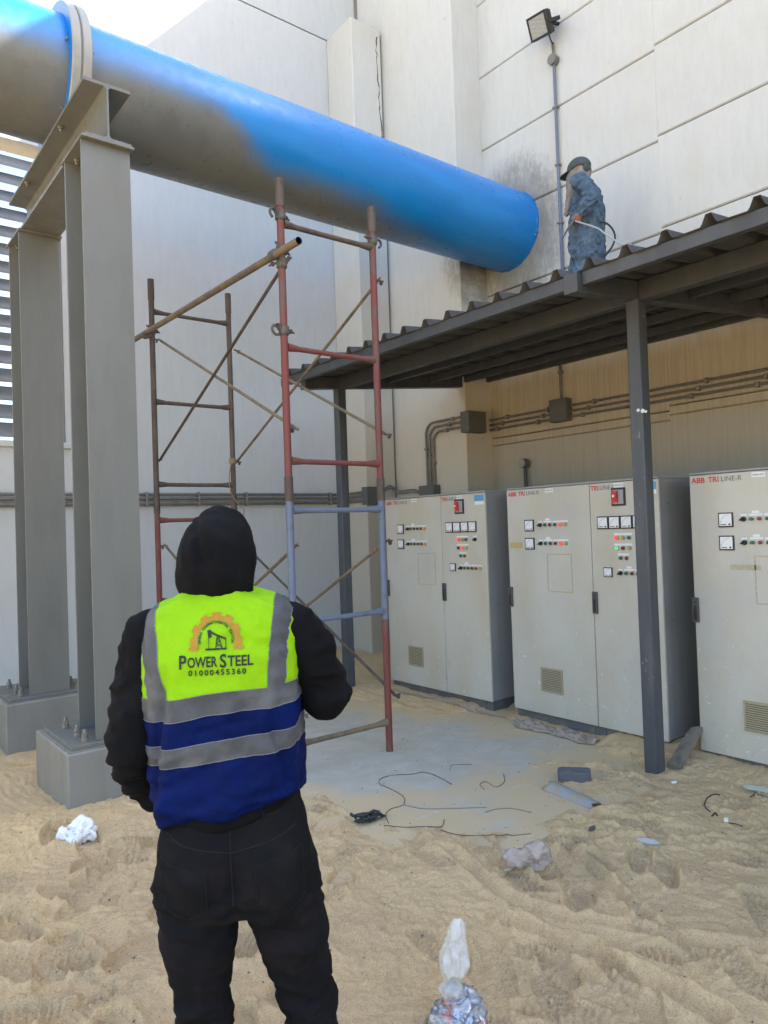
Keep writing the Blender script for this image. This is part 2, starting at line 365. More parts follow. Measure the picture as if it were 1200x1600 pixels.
def vnormals(P, F):
    N = np.cross(P[F[:, 2]] - P[F[:, 0]], P[F[:, 3]] - P[F[:, 1]]); out = np.zeros_like(P)
    for k in range(4):
        for c in range(3): out[:, c] += np.bincount(F[:, k], weights=N[:, c], minlength=len(P))
    return out / (np.linalg.norm(out, axis=1)[:, None] + 1e-12)
def mesh_pf(name, P, F, mat, parent=None, loc=None):
    me = bpy.data.meshes.new(name); me.from_pydata(P.tolist(), [], [tuple(q) for q in F.tolist()]); me.materials.append(mat)
    me.polygons.foreach_set('use_smooth', [True] * len(me.polygons))
    return link(name, me, parent, loc=loc)
def smin(a, b, k):
    h = np.clip(0.5 + 0.5 * (b - a) / k, 0, 1); return b * (1 - h) + a * h - k * h * (1 - h)
def smax(a, b, k): return -smin(-a, -b, k)
def cone(P, a, b, r1, r2):
    a = np.array(a, float); b = np.array(b, float); d = b - a
    t = np.clip(((P - a) @ d) / (d @ d), 0, 1)
    return np.linalg.norm(P - a - t[..., None] * d, axis=-1) - (r1 + (r2 - r1) * t)
def ell(P, c, r):
    q = (P - np.array(c)) / np.array(r); k = np.linalg.norm(q, axis=-1); return (k - 1) * min(r)
def stack(P, tab, pw=2.4):
    z = P[..., 2]; T = np.array(tab, float)
    cx, cy, rx, ry = (np.interp(z, T[:, 0], T[:, i]) for i in (1, 2, 3, 4))
    k = (np.abs((P[..., 0] - cx) / rx) ** pw + np.abs((P[..., 1] - cy) / ry) ** pw) ** (1 / pw)
    s = (k - 1) * np.minimum(rx, ry)
    return np.maximum(s, np.maximum(T[0, 0] - z, z - T[-1, 0]))
#@@STRUCT
def rootmat(o): return Matrix.LocRotScale(o.location, o.rotation_euler, None)
_b0 = MB.build
def build_root(s, name, mats, root, parent=None, **k):
    """vertices given in world metres -> stored in the thing's own frame"""
    Mi = rootmat(root).inverted(); s.v = [tuple(Mi @ Vector(p)) for p in s.v]
    return _b0(s, name, mats, parent or root, **k)
MB.at = build_root
def lathe_x(mb, prof, yc, zc, n=72):
    m = len(prof); v = []
    for x, r in prof:
        for k in range(n):
            t = 2 * math.pi * k / n; v.append((x, yc + r * math.cos(t), zc + r * math.sin(t)))
    return mb.add(v, [(i * n + k, i * n + (k + 1) % n, ((i + 1) % m) * n + (k + 1) % n, ((i + 1) % m) * n + k) for i in range(m) for k in range(n)])

# =================================================================== GROUND
def graded(segs):
    out = [segs[0][0]]
    for a, b, st in segs:
        n = max(1, int(round((b - a) / st))); out += list(np.linspace(a, b, n + 1)[1:])
    return np.array(out)
gx = graded([(-60, -8, 6), (-8, -1, 0.5), (-1, 0.2, 0.05), (0.2, 4.7, 0.0085), (4.7, 7, 0.08), (7, 15, 1), (15, 60, 6)])
gy = graded([(-60, -5, 6), (-5, 0, 0.5), (0, 0.6, 0.05), (0.6, 4.9, 0.0085), (4.9, 8.2, 0.04), (8.2, 15, 1), (15, 60, 6)])
GX, GY = np.meshgrid(gx, gy, indexing='ij')
def slabmask(x, y):
    n = 0.30 * pn(np.stack([x * 1.3, y * 1.3, x * 0 + 3.3], -1), 5) + 0.16 * pn(np.stack([x * 4, y * 4, x * 0], -1), 6) + 0.10 * pn(np.stack([x * 10, y * 10, x * 0], -1), 7)
    # distance to the swept patch of slab
    u = (x - 3.32); v = (y - 4.75)
    d = np.maximum(np.abs(u * 0.92 + v * 0.38) / 1.28, np.abs(-u * 0.38 + v * 0.92) / 2.05)
    return sstep(1.18, 0.80, d + n)
Z = np.zeros_like(GX)
near = (GX > -3) & (GX < 7) & (GY > -1) & (GY < 8.3)
X_, Y_ = GX[near], GY[near]
def N2(sx, sy, s, ox=0.0): return pn(np.stack([X_ * sx + ox, Y_ * sy, X_ * 0 + s * 1.7], -1), s)
WX, WY = 0.10 * N2(3, 3, 31), 0.10 * N2(3, 3, 32)
def NW(f, s, st=1.0, a=0.0):
    c_, s_ = math.cos(a), math.sin(a); u, v = (X_ + WX) * c_ + (Y_ + WY) * s_, -(X_ + WX) * s_ + (Y_ + WY) * c_
    return pn(np.stack([u * f, v * f * st, X_ * 0 + s * 1.7], -1), s)
z = 0.040 * N2(0.9, 0.9, 11) + 0.022 * N2(2.3, 2.3, 12) + 0.014 * NW(5.2, 13) + 0.014 * (0.22 - np.abs(NW(5.5, 14, 1.0, 0.6))) * sstep(-0.3, 0.4, N2(1.7, 1.7, 33)) + 0.008 * NW(11, 15) + 0.011 * (0.2 - np.abs(NW(17, 17, 1.3, 1.9))) * sstep(-0.1, 0.3, N2(2.5, 2.5, 34)) + 0.010 * NW(27, 16) + 0.004 * NW(48, 18) + 0.006 * (0.2 - np.abs(NW(34, 19, 1.2, 2.6)))
z = z + 0.03
Zn = z
# shoe prints, heel marks and drag furrows pressed into the sand
rs = np.random.RandomState(5)
def stamp(cx, cy, ang, L, W, depth, tread):
    tp = rs.uniform(0.020, 0.031)
    c, s_ = math.cos(ang), math.sin(ang)
    m = (np.abs(X_ - cx) < L) & (np.abs(Y_ - cy) < L)
    if not m.any(): return
    u = (X_[m] - cx) * c + (Y_[m] - cy) * s_; v = -(X_[m] - cx) * s_ + (Y_[m] - cy) * c
    wd = W * (1.0 + 0.22 * np.cos(u / L * 5.2 + 0.6)) * 0.5
    d = np.maximum(np.abs(u) / (L * 0.5), np.abs(v) / wd)
    d = np.sqrt((u / (L * 0.5)) ** 4 + (v / wd) ** 4) ** 0.5
    ins = sstep(1.04, 0.92, d); rim = np.exp(-((d - 1.16) / 0.13) ** 2)
    h = -depth * ins * (0.75 + 0.5 * (u > 0)) + 0.6 * depth * rim * (0.6 + 0.5 * np.sin(u * 23 + v * 31))
    if tread: h += 0.0085 * ins * np.tanh(3 * np.sin(u * 2 * math.pi / tp + (2.0 * np.abs(v) * 30 if tread > 1 else 900 * v * v) + tp * 1e4)) * (0.5 + 0.5 * np.clip(np.sin(u * 11 + v * 19 + tp * 9e3) + 0.6, 0, 1)) * sstep(0.95, 0.8, np.abs(v) / wd)
    Zn[m] = Zn[m] * (1 - 0.5 * ins) + 0.5 * ins * 0.025 + h
for k in range(300):
    a = rs.uniform(0, 1); cx = rs.uniform(-0.2, 4.6); cy = rs.uniform(0.8, 4.6)
    stamp(cx, cy, rs.choice([0.9, 0.9, 2.1, 4.0, 5.2]) + rs.normal(0, 0.4), rs.uniform(0.25, 0.31), rs.uniform(0.095, 0.115), rs.uniform(0.010, 0.028), rs.choice([0, 0, 1, 2, 2]))
def furrow(pts, wdt, dep):
    P = smooth_path(pts, 24)
    for p in P[::1]:
        m = (np.abs(X_ - p[0]) < wdt * 3) & (np.abs(Y_ - p[1]) < wdt * 3)
        if m.any():
            d = np.hypot(X_[m] - p[0], Y_[m] - p[1]) / wdt
            fz[m] = np.minimum(fz[m], d)
fz = np.full_like(X_, 9.0)
for pts, wdt, dep in (([gp(880, 1320)[:2], gp(960, 1395)[:2], gp(1010, 1440)[:2]], 0.035, 0.014), ([gp(800, 1445)[:2], gp(900, 1490)[:2], gp(1010, 1540)[:2], gp(1120, 1598)[:2]], 0.04, 0.016),
                      ([gp(700, 1340)[:2], gp(820, 1420)[:2], gp(1040, 1470)[:2], gp(1199, 1500)[:2]], 0.035, 0.010)):
    fz[:] = 9.0; furrow(pts, wdt, dep)
    Zn += 1.5 * dep * (1.1 * np.exp(-((fz - 1.5) / 0.55) ** 2) - np.exp(-(fz / 0.8) ** 2))
Z[near] = Zn
sm = slabmask(GX, GY)
fine = 0.012 * pn(np.stack([GX * 6, GY * 6, GX * 0 + 9], -1), 21) + 0.006 * pn(np.stack([GX * 25, GY * 25, GX * 0], -1), 22)
Z = Z * (1 - sm) + sm * (-0.022 + fine * 1.35)
Z += 0.10 * sstep(6.9, 7.9, GY) * sstep(4.4, 5.2, GX) * (GX < 7)
Z += 0.03 * sstep(4.45, 4.85, GX) * sstep(4.7, 4.2, GY) * (GX < 6)
Z += 0.05 * np.exp(-(((GX - 1.3) / 0.5) ** 2 + ((GY - 4.55) / 0.25) ** 2)) * 0.6
Z[(GX > 7) | (GX < -5) | (GY > 8.3)] = 0.0
def ground_z(x, y):
    i = int(np.clip(np.searchsorted(gx, x) - 1, 0, len(gx) - 2)); j = int(np.clip(np.searchsorted(gy, y) - 1, 0, len(gy) - 2))
    g = float(max(Z[i, j], Z[i + 1, j], Z[i, j + 1], Z[i + 1, j + 1]))
    return max(g, 0.0) if 1.85 < x < 6.15 and 2.6 < y < 8.06 else g
nx_, ny_ = Z.shape
me = bpy.data.meshes.new('sand_ground')
V = np.stack([GX, GY, Z], -1).reshape(-1, 3); I = np.arange(nx_ * ny_).reshape(nx_, ny_)
Q = np.stack([I[:-1, :-1], I[1:, :-1], I[1:, 1:], I[:-1, 1:]], -1).reshape(-1, 4)
me.vertices.add(len(V)); me.vertices.foreach_set('co', V.ravel()); me.loops.add(Q.size); me.loops.foreach_set('vertex_index', Q.ravel())
me.polygons.add(len(Q)); me.polygons.foreach_set('loop_start', np.arange(len(Q)) * 4); me.polygons.foreach_set('use_smooth', np.ones(len(Q), bool))
me.update(calc_edges=True); me.materials.append(SAND)
link('sand_ground', me, kind='structure')
MB().box((1.85, 2.6, -0.25), (6.15, 8.06, 0.0)).build('concrete_slab', SLAB, kind='structure')

# =================================================================== BUILDING (right)
XR, XP, XB = 6.64, 6.19, 5.67
YP, YB, YF = 6.18, 7.50, 8.07
HT = 11.25
bld = thing('rendered_building', 'tall pale rendered building wall with horizontal grooves, pipe running into it', 'building', (XR, 2.0, 0))
MB().box((XR + 0.07, -22, -0.3), (13, YF + 0.3, HT + 0.076)).at('building_core', BACK, bld)
zs = [-0.1, 0.86, 1.77, 2.645, 2.735, 3.59, 4.50, 5.415, 6.325, 7.235, 8.145, 9.055, 9.965, HT]
ys = [YP - 0.001, 3.82, 1.02, -1.8, -4.6, -9, -15, -22]
for j in range(len(ys) - 1):
    off = 0.0 if j == 0 else (0.052 if j % 2 else 0.02)
    for i in range(len(zs) - 1):
        z0 = zs[i] + (off if i else 0); z1 = zs[i + 1] + (off if i < len(zs) - 2 else 0)
        thin = 1.77 < zs[i] < 3.0
        g_ = 0.003 if i in (2, 3) else 0.008
        xf_ = XR + (0.004 if j % 2 else 0); MB().prism([(xf_, z0 + g_ + 0.012), (xf_, z1 - g_ - 0.004), (xf_ + 0.004, z1 - g_), (XR + 0.068, z1 - g_), (XR + 0.068, z0 + g_), (xf_ + 0.012, z0 + g_)], 1, ys[j + 1], ys[j]).at('wall_panel', WALL, bld, sharp=10)
MB().box((XP, YP, -0.1), (XR + 0.069, YF + 0.3, 10.4)).at('wall_pier', PIER, bld, bev=0.01)
MB().box((XB, YB, -0.1), (XP - 0.035, YF - 0.001, 8.40)).at('wall_pier', PIER, bld, bev=0.012)
# open joint and crack beside the short pier
MB().box((XP - 0.035, YB + 0.03, -0.1), (XP, YF - 0.001, 8.36)).at('joint_filler', BACK, bld)
rc = random.Random(3); mbk = MB(); zz = 8.3; xx = XP - 0.085; L = []; 
while zz > 5.6:
    L.append((xx, zz)); zz -= rc.uniform(0.04, 0.11); xx = XP - 0.085 + 0.02 * math.sin(zz * 2.1) + rc.uniform(-0.014, 0.014)
for (xa, za), (xb, zb) in zip(L[:-1], L[1:]):
    wq = rc.uniform(0.003, 0.009); mbk.add([(xa - wq, YB - 0.0015, za), (xa + wq, YB - 0.0015, za), (xb + wq, YB - 0.0015, zb), (xb - wq, YB - 0.0015, zb), (xa - wq, YB + .01, za), (xa + wq, YB + .01, za), (xb + wq, YB + .01, zb), (xb - wq, YB + .01, zb)],
        [(0, 1, 2, 3), (4, 7, 6, 5), (0, 3, 7, 4), (1, 5, 6, 2)])
mbk.at('wall_crack', CRACK, bld)
MB().box((XP - 0.03, YF - 0.04, 8.40), (XP, YF - 0.002, 10.3)).at('corner_joint', BACK, bld)
# =================================================================== FAR WALL with louvre
fw = thing('rendered_far_wall', 'pale grey far wall behind the scaffold, sunlit at its upper left', 'wall', (2.0, YF, 0))
GZ = 8.38
for a, b, c, d in ((-16, -3.0, -0.3, GZ), (-3.0, 2.15, -0.3, 2.70), (-3.0, 2.15, 5.80, GZ), (2.15, XP - 0.002, -0.3, GZ), (-16, XP - 0.002, GZ + 0.022, HT)):
    MB().box((a, YF, c), (b, YF + 0.3, d)).at('wall_panel', FWALL, fw)
MB().box((-16, YF + 0.03, GZ - 0.02), (XP, YF + 0.28, GZ + 0.04)).at('groove_backing', BACK, fw)
MB().box((-3.05, YF - 0.035, 2.635), (2.2, YF - 0.002, 2.70)).at('window_sill', FWALL, fw, bev=0.006)
lv = thing('louvre_screen', 'pale horizontal louvre blades filling the opening in the far wall at left edge', 'louvre', (-0.4, YF + 0.1, 2.7))
fr = MB(); fr.box((2.09, YF + 0.02, 2.702), (2.148, YF + 0.2, 5.798)); fr.box((-2.998, YF + 0.02, 2.702), (-2.94, YF + 0.2, 5.798)); fr.at('frame', SLATM, lv, bev=0.004)
for xm in (-1.3, 0.4): MB().box((xm - 0.02, YF + 0.17, 2.71), (xm + 0.02, YF + 0.21, 5.79)).at('mullion', SLATM, lv)
sm_ = MB().prism([(YF + 0.025, 0.0), (YF + 0.025, 0.028), (YF + 0.04, 0.028), (YF + 0.165, 0.172), (YF + 0.185, 0.172), (YF + 0.185, 0.148), (YF + 0.165, 0.148), (YF + 0.045, 0.006)], 0, -2.935, 2.085)
zz = 2.735; first = None; sm_.v = [(p[0], p[1], p[2] + zz) for p in sm_.v]
first = sm_.at('slat', SLATM, lv, sharp=20); k = 1
while zz + 0.186 * k < 5.66:
    again(first, lv, (0, 0, 0.186 * k)); k += 1

# =================================================================== PIPE
YC, ZC, PR = 5.79, 5.18, 0.459
pl = thing('water_pipe', 'huge overhead pipe half sprayed bright blue over grey primer, ending in the wall', 'pipe', (3.0, YC, ZC - PR))
m = MB(); lathe_x(m, [(-7, PR), (6.655, PR), (6.655, PR - 0.012), (-7, PR - 0.012)], YC, ZC, 96); m.at('pipe_barrel', PIPE, pl, sharp=40)
for x0, x1 in ((1.507, 1.573), (1.583, 1.648)):
    m = MB(); m.cur = 0; lathe_x(m, [(x0, PR + 0.001), (x1, PR + 0.001), (x1, 0.538), (x1 - 0.008, 0.546), (x0 + 0.008, 0.546), (x0, 0.538)], YC, ZC, 96)
    if x0 < 1.55:
        n96 = 96; m.mi[5 * n96:6 * n96] = [1] * n96
    m.at('saddle_ring', [RINGM, BLUE], pl, sharp=30)
m = MB(); lathe_x(m, [(1.573, PR), (1.583, PR), (1.583, 0.533), (1.573, 0.533)], YC, ZC, 96); m.at('ring_gasket', BACK, pl)
for (x, a) in ((1.49, 172), (1.668, 176), (1.668, 205), (1.49, 230)):
    y, z_ = YC + (PR + 0.006) * math.cos(RAD(a)), ZC + (PR + 0.006) * math.sin(RAD(a))
    MB().cyl((x, YC + (PR - 0.01) * math.cos(RAD(a)), ZC + (PR - 0.01) * math.sin(RAD(a))), (x, YC + (PR + 0.02) * math.cos(RAD(a)), ZC + (PR + 0.02) * math.sin(RAD(a))), 0.009, 8).at('ring_bolt', BOLT, pl)
# ragged seal where pipe meets wall
n = 120; v = []; rr = random.Random(8); 
prof = [(6.605, 0.001), (6.62, 0.005), (6.645, 0.008)]
for i, (x, dr) in enumerate(prof):
    for k in range(n):
        t = 2 * math.pi * k / n; jit = 0.006 * rr.random() + (0.022 * rr.random() ** 7)
        r = PR - 0.004 + dr + (jit if i else 0.004 * rr.random()); v.append((x - (0.012 * rr.random() if i < 2 else 0), YC + r * math.cos(t), ZC + r * math.sin(t)))
MB().add(v, [(i * n + k, i * n + (k + 1) % n, (i + 1) * n + (k + 1) % n, (i + 1) * n + k) for i in range(2) for k in range(n)]).at('wall_seal', BLUE, pl)

# =================================================================== PIPE SUPPORT
sp = thing('pipe_support', 'grey steel trestle of two I columns and a cross beam under the blue pipe', 'steel support', (1.55, 5.79, 0.42))
def ibeam(c0, half, d0, d1, tf, tw, r=0.02):
    """closed I outline in (width, depth) coordinates"""
    a, b = c0 - half, c0 + half; l, rr_ = c0 - tw / 2, c0 + tw / 2
    def arc(cx, cy, a0, a1): return [(cx + r * math.cos(RAD(a0 + (a1 - a0) * i / 4)), cy + r * math.sin(RAD(a0 + (a1 - a0) * i / 4))) for i in range(5)]
    return ([(a, d0), (b, d0), (b, d0 + tf)] + arc(rr_ + r, d0 + tf + r, 270, 180) + arc(rr_ + r, d1 - tf - r, 180, 90) + [(b, d1 - tf), (b, d1), (a, d1), (a, d1 - tf)]
            + arc(l - r, d1 - tf - r, 90, 0) + arc(l - r, d0 + tf + r, 0, -90) + [(a, d0 + tf)])
col = MB().prism(ibeam(1.55, 0.155, 4.73, 5.115, 0.02, 0.012), 2, 0.426, 4.234).at('column', STEEL, sp, sharp=20)
DY = 1.748
again(col, sp, (0, DY, 0))
bp = MB().box((1.235, 4.70, 0.40), (1.865, 5.37, 0.425)).at('base_plate', STEEL, sp, bev=0.003); again(bp, sp, (0, DY, 0))
cp = MB().box((1.385, 4.685, 4.2345), (1.722, 5.16, 4.252)).at('cap_plate', STEEL, sp, bev=0.002); again(cp, sp, (0, DY, 0))
bpoly = ibeam(1.56, 0.15, 4.2525, 4.628, 0.021, 0.013, 0.024)
MB().prism([(x, z_) for x, z_ in bpoly], 1, 4.70, 6.886).at('cross_beam', STEEL, sp, sharp=20)
hexp = [(math.cos(RAD(60 * k)), math.sin(RAD(60 * k))) for k in range(6)]
def bolt_mb(x, y, z0):
    b = MB(); b.cyl((x, y, z0), (x, y, z0 + 0.075), 0.0115, 10)
    b.prism([(x + 0.021 * c, y + 0.021 * s_) for c, s_ in hexp], 2, z0 + 0.0, z0 + 0.026); b.prism([(x + 0.019 * c, y + 0.019 * s_) for c, s_ in hexp], 2, z0 + 0.029, z0 + 0.05)
    return b
ab = None
for dy in (0, DY):
    for x, y in ((1.335, 4.77), (1.335, 4.93), (1.335, 5.20), (1.55, 4.712 + 0.0), (1.765, 4.77), (1.765, 4.93), (1.765, 5.20)):
        if x == 1.55: continue
        if ab is None: ab = bolt_mb(1.335, 4.77, 0.4255).at('anchor_bolt', BOLT, sp)
        else: again(ab, sp, (x - 1.335, y - 4.77 + dy, 0))
for y in (5.02, 5.10 + DY - 0.05): 
    b = MB(); b.cyl((1.45, y, 4.20), (1.45, y, 4.30), 0.010, 8); b.prism([(1.45 + 0.019 * c, y + 0.019 * s_) for c, s_ in hexp], 2, 4.2745, 4.29); b.prism([(1.45 + 0.019 * c, y + 0.019 * s_) for c, s_ in hexp], 2, 4.218, 4.2335); b.at('beam_bolt', BOLT, sp)
for y in (5.35, 6.35):
    b = MB(); b.cyl((1.44, y, 4.57), (1.44, y, 4.65), 0.010, 8); b.prism([(1.44 + 0.018 * c, y + 0.018 * s_) for c, s_ in hexp], 2, 4.588, 4.606); b.at('clamp_bolt', BOLT, sp)
for k, (y0, lab) in enumerate(((4.66, 'grey painted concrete pedestal nearest the man, carrying the front column'), (4.66 + DY, 'grey painted concrete pedestal at the left edge, carrying the rear column'))):
    pd = MB().box((1.20, y0, -0.3), (1.90, y0 + 0.78, 0.392)).build('concrete_pedestal', PED, bev=0.012)
    ms = pd.data; cen = Vector((1.55, y0 + 0.39, 0))
    for vv in ms.vertices: vv.co -= cen
    pd.location = cen; tag(pd, lab, 'pedestal', 'pedestals under the pipe support')
    gsk = MB().box((1.22, y0 + 0.02, 0.3925), (1.88, y0 + 0.735, 0.3995)); gsk.v = [tuple(Vector(q) - cen) for q in gsk.v]; gsk.build('grout_bed', PED, pd)

# =================================================================== CANOPY
cn = thing('metal_canopy', 'charcoal steel lean-to canopy with ribbed sheet roof over the cabinets', 'canopy', (4.4, 2.75, 0))
def zroof(x): return 3.225 + 0.1 * (x - 3.75)
YP1, YP2, YP3 = 2.748, 6.25, -0.85
PW = 0.098
for (qx, qy, rr0) in ((996, 641, 0.012), (1003, 642, 0.015), (1008, 643, 0.010)):
    q = px(qx + 1, qy, 0, 4.359); MB().tube([(4.3598, q[1], q[2]), (4.3575, q[1], q[2])], [rr0, rr0 * 0.8], 9).at('paint_mark', simple('white_paint_dab', (0.62, 0.62, 0.60, 1), 0.6), cn)
for y in (YP1, YP2, YP3):
    MB().box((4.36, y - PW / 2, -0.12), (4.36 + PW, y + PW / 2, zroof(4.4) - 0.118)).at('post', POSTM, cn, bev=0.008)
def slab_x(mb, x0, x1, y0, y1, d0, d1):
    """bar following the roof slope, d0..d1 measured down from the sheet"""
    return mb.prism([(x0, zroof(x0) - d1), (x1, zroof(x1) - d1), (x1, zroof(x1) - d0), (x0, zroof(x0) - d0)], 1, y0, y1)
for y, xa in ((YP1, 3.70), (YP2, 3.96), (YP3, 3.70)):
    slab_x(MB(), xa, XR - 0.01 if y < 6 else XP - 0.01, y - 0.05, y + 0.05, 0.004, 0.125).at('rafter', CANOPY, cn, bev=0.004)
for x, dep in ((3.775, 0.085), (5.05, 0.075), (5.65, 0.075), (6.20, 0.075), (6.585, 0.075)):
    yt = 6.33 if x < 6.15 else YP - 0.01
    for a, b in ((yt if x < 6.15 else YP1, YP2 + 0.052 if x < 6.15 else YP1), (YP2 - 0.052 if x < 6.15 else YP - 0.01, YP1 + 0.052), (YP1 - 0.052, YP3 + 0.052), (YP3 - 0.052, -2.0)):
        if a - b > 0.02: MB().box((x - 0.025, b, zroof(x) - dep), (x + 0.025, a, zroof(x) - 0.004)).at('purlin', CANOPY, cn, bev=0.003)
for a, b in ((YP2 - 0.051, YP1 + 0.051), (YP1 - 0.051, YP3 + 0.051), (YP3 - 0.051, -2.0)):
    MB().box((4.365, b, zroof(4.36) - 0.135), (4.365 + 0.08, a, zroof(4.36) - 0.004)).at('edge_beam', CANOPY, cn, bev=0.004)
# roof sheets, four ribs each
ribs0 = 6.13
def profile(y0, nrib):
    P = [(y0 + 0.125, 0.0)]
    for k in range(nrib):
        c = y0 - 0.25 * k
        P += [(c + 0.048, 0.0), (c + 0.036, 0.014), (c + 0.015, 0.060), (c - 0.015, 0.060), (c - 0.036, 0.014), (c - 0.048, 0.0), (c - 0.125, 0.0)]
    return P
rr = random.Random(4)
for s_i in range(8):
    y0 = ribs0 - 1.0 * s_i; P = profile(y0, 4); P = [(y + (0.05 if i == 0 and s_i else 0), z_) for i, (y, z_) in enumerate(P)]
    xe = 3.735 + rr.uniform(-0.008, 0.008); nn = len(P); v = []; xs_ = [xe, 4.4, 5.1, 5.9, 6.625]
    for x in xs_:
        for y, z_ in P:
            yy = y if x < XP - 0.05 else min(y, YP - 0.012); v.append((x, yy, zroof(x) + z_ + 0.0015 * (s_i % 2) + 0.001 * s_i * 0 + 0.003 * math.sin(y * 7 + x * 2)))
    o = MB().add(v, [(i * nn + k, (i + 1) * nn + k, (i + 1) * nn + k + 1, i * nn + k + 1) for i in range(len(xs_) - 1) for k in range(nn - 1)]).at('roof_sheet', ROOFM, cn, sharp=12)
    md = o.modifiers.new('thickness', 'SOLIDIFY'); md.thickness = 0.0014; md.offset = 1

# =================================================================== CONDUITS
cd = thing('wall_conduits', 'bundle of grey conduits clipped along the far wall at waist height', 'conduits', (2.0, YF, 2.09))
for z_, r in ((2.155, 0.016), (2.108, 0.018), (2.05, 0.026)):
    yy = YF - 0.035
    MB().tube(smooth_path([(-8, yy, z_), (0, yy, z_), (5.2, yy, z_), (5.58, yy, z_), (5.625, yy - 0.05, z_), (5.64, YB + 0.2, z_), (5.64, YB + 0.03, z_ + 0.005)], 6), r, 10).at('conduit', COND, cd)
for x in np.arange(-2.6, 5.6, 0.62):
    m = MB(); m.box((x - 0.012, YF - 0.064, 2.015), (x + 0.012, YF - 0.002, 2.18)); m.at('clip', BOLT, cd, bev=0.003)
MB().box((5.60, YB - 0.10, 1.99), (5.85, YB + 0.02, 2.22)).at('junction_box', JBOX, cd, bev=0.005)
for dz in (0, 0.03): MB().tube(smooth_path([(5.86, YB - 0.05, 2.13 + dz), (5.98, YB - 0.10, 2.20 + dz), (6.08, YB - 0.18, 2.13 + dz), (6.12, 7.07, 2.13 + dz), (6.13, 6.93, 2.08)], 8), 0.012, 8).at('flex_cable', COND, cd)
ce = thing('canopy_conduits', 'three parallel conduits with clips and grey boxes under the canopy roof', 'conduits', (6.4, 6.0, 2.9))
for z_, yv in ((2.985, 6.865), (2.925, 6.80), (2.865, 6.735)):
    xx = XP - 0.03
    b = 0.15 + (2.985 - z_) * 0
    arc = [(xx, yv - b + b * math.cos(RAD(a)), z_ - b + b * math.sin(RAD(a))) for a in range(90, -1, -10)]
    MB().tube([(xx, 6.14, z_)] + arc + [(xx, yv, 2.15)], 0.015, 10).at('conduit', COND, ce)
    xw = XR - 0.03
    MB().tube([(xw, YP - 0.0, z_ - 0.02), (xw, 5.0, z_ - 0.02), (xw, 2.0, z_ - 0.02), (xw, -6, z_ - 0.02)], 0.014, 10).at('conduit', COND, ce)
    for k in range(12):
        y = 5.9 - 0.62 * k + (2.985 - z_) * 1.3
        MB().box((xw - 0.022, y - 0.014, z_ - 0.045), (XR - 0.001, y + 0.014, z_ + 0.005)).at('clip', BOLT, ce, bev=0.003)
    for y in (6.45,): MB().box((xx - 0.022, y - 0.014 + (2.9 - z_), z_ - 0.026), (XP - 0.001, y + 0.014 + (2.9 - z_), z_ + 0.022)).at('clip', BOLT, ce, bev=0.003)
    MB().box((xx - 0.02, yv - 0.024, 2.52 + (z_ - 2.9) * 1.5), (XP - 0.001, yv + 0.024, 2.55 + (z_ - 2.9) * 1.5)).at('clip', BOLT, ce, bev=0.003)
MB().box((XP - 0.06, YP - 0.11, 2.79), (XP + 0.24, YP + 0.03, 3.04)).at('junction_box', JBOX, ce, bev=0.005)
MB().box((XP - 0.12, 6.66, 2.03), (XP - 0.002, 6.94, 2.20)).at('junction_box', JBOX, ce, bev=0.005)
MB().box((XR - 0.11, 4.97, 2.80), (XR - 0.002, 5.20, 3.05)).at('junction_box', JBOX, ce, bev=0.006)
MB().tube([(XR - 0.035, 5.085, 3.04), (XR - 0.035, 5.085, 3.47)], 0.014, 10).at('conduit', COND, ce)
MB().box((XR - 0.06, 5.062, 3.34), (XR - 0.001, 5.108, 3.365)).at('clip', BOLT, ce, bev=0.003)
rb = thing('round_conduit_box', 'small round pale box on a dark upright conduit above the middle cabinet', 'junction box', (6.58, 5.62, 1.8))
m = MB(); m.cyl((6.52, 5.62, 2.385), (6.60, 5.62, 2.385), 0.055, 20); m.at('box', JBOX, rb, sharp=30)
MB().cyl((6.512, 5.62, 2.385), (6.521, 5.62, 2.385), 0.048, 20).at('cover', simple('pale_cover', (0.30, 0.30, 0.27, 1), 0.5), rb, sharp=30)
MB().cyl((6.58, 5.62, 1.2), (6.58, 5.62, 2.34), 0.022, 12).at('conduit', CANOPY, rb)
# floodlight
fl = thing('floodlight', 'square black LED floodlight on a long conduit beside the painter', 'floodlight', (XR - 0.03, 5.0, 3.6))
xf = XR - 0.035
MB().tube([(xf, 5.0, 3.5), (xf, 5.005, 6.80)], 0.017, 12).at('conduit', SLATE, fl)
MB().tube([(xf, 5.005, 6.88), (xf, 5.01, 7.04)], 0.016, 12).at('conduit', COND, fl)
m = MB(); m.cyl((xf - 0.045, 5.005, 6.84), (xf + 0.03, 5.005, 6.84), 0.058, 20); m.at('round_box', COND, fl, sharp=30)
for z_ in (4.25, 5.0, 5.65, 6.3): MB().box((xf - 0.024, 4.975, z_), (XR - 0.001, 5.035, z_ + 0.022)).at('clip', BOLT, fl, bev=0.003)
nrm = Vector((-0.80, 0.22, -0.42)).normalized(); upv = Vector((0, 0, 1)); rt = upv.cross(nrm).normalized(); up2 = nrm.cross(rt)
ro = RAD(-14); rt, up2 = rt * math.cos(ro) + up2 * math.sin(ro), up2 * math.cos(ro) - rt * math.sin(ro)
Mh = Matrix((rt, up2, nrm)).transposed().to_4x4(); Mh.translation = Vector((XR - 0.25, 5.02, 7.15))
def headpart(mb, name, mats, **k):
    mb.v = [tuple(Mh @ Vector(q)) for q in mb.v]; return mb.at(name, mats, fl, **k)
m = MB(); W_, H_ = 0.148, 0.120; m.box((-W_, -H_, -0.05), (W_, H_, 0.012))
headpart(m, 'lamp_body', BLACKP, bev=0.012)
m = MB()
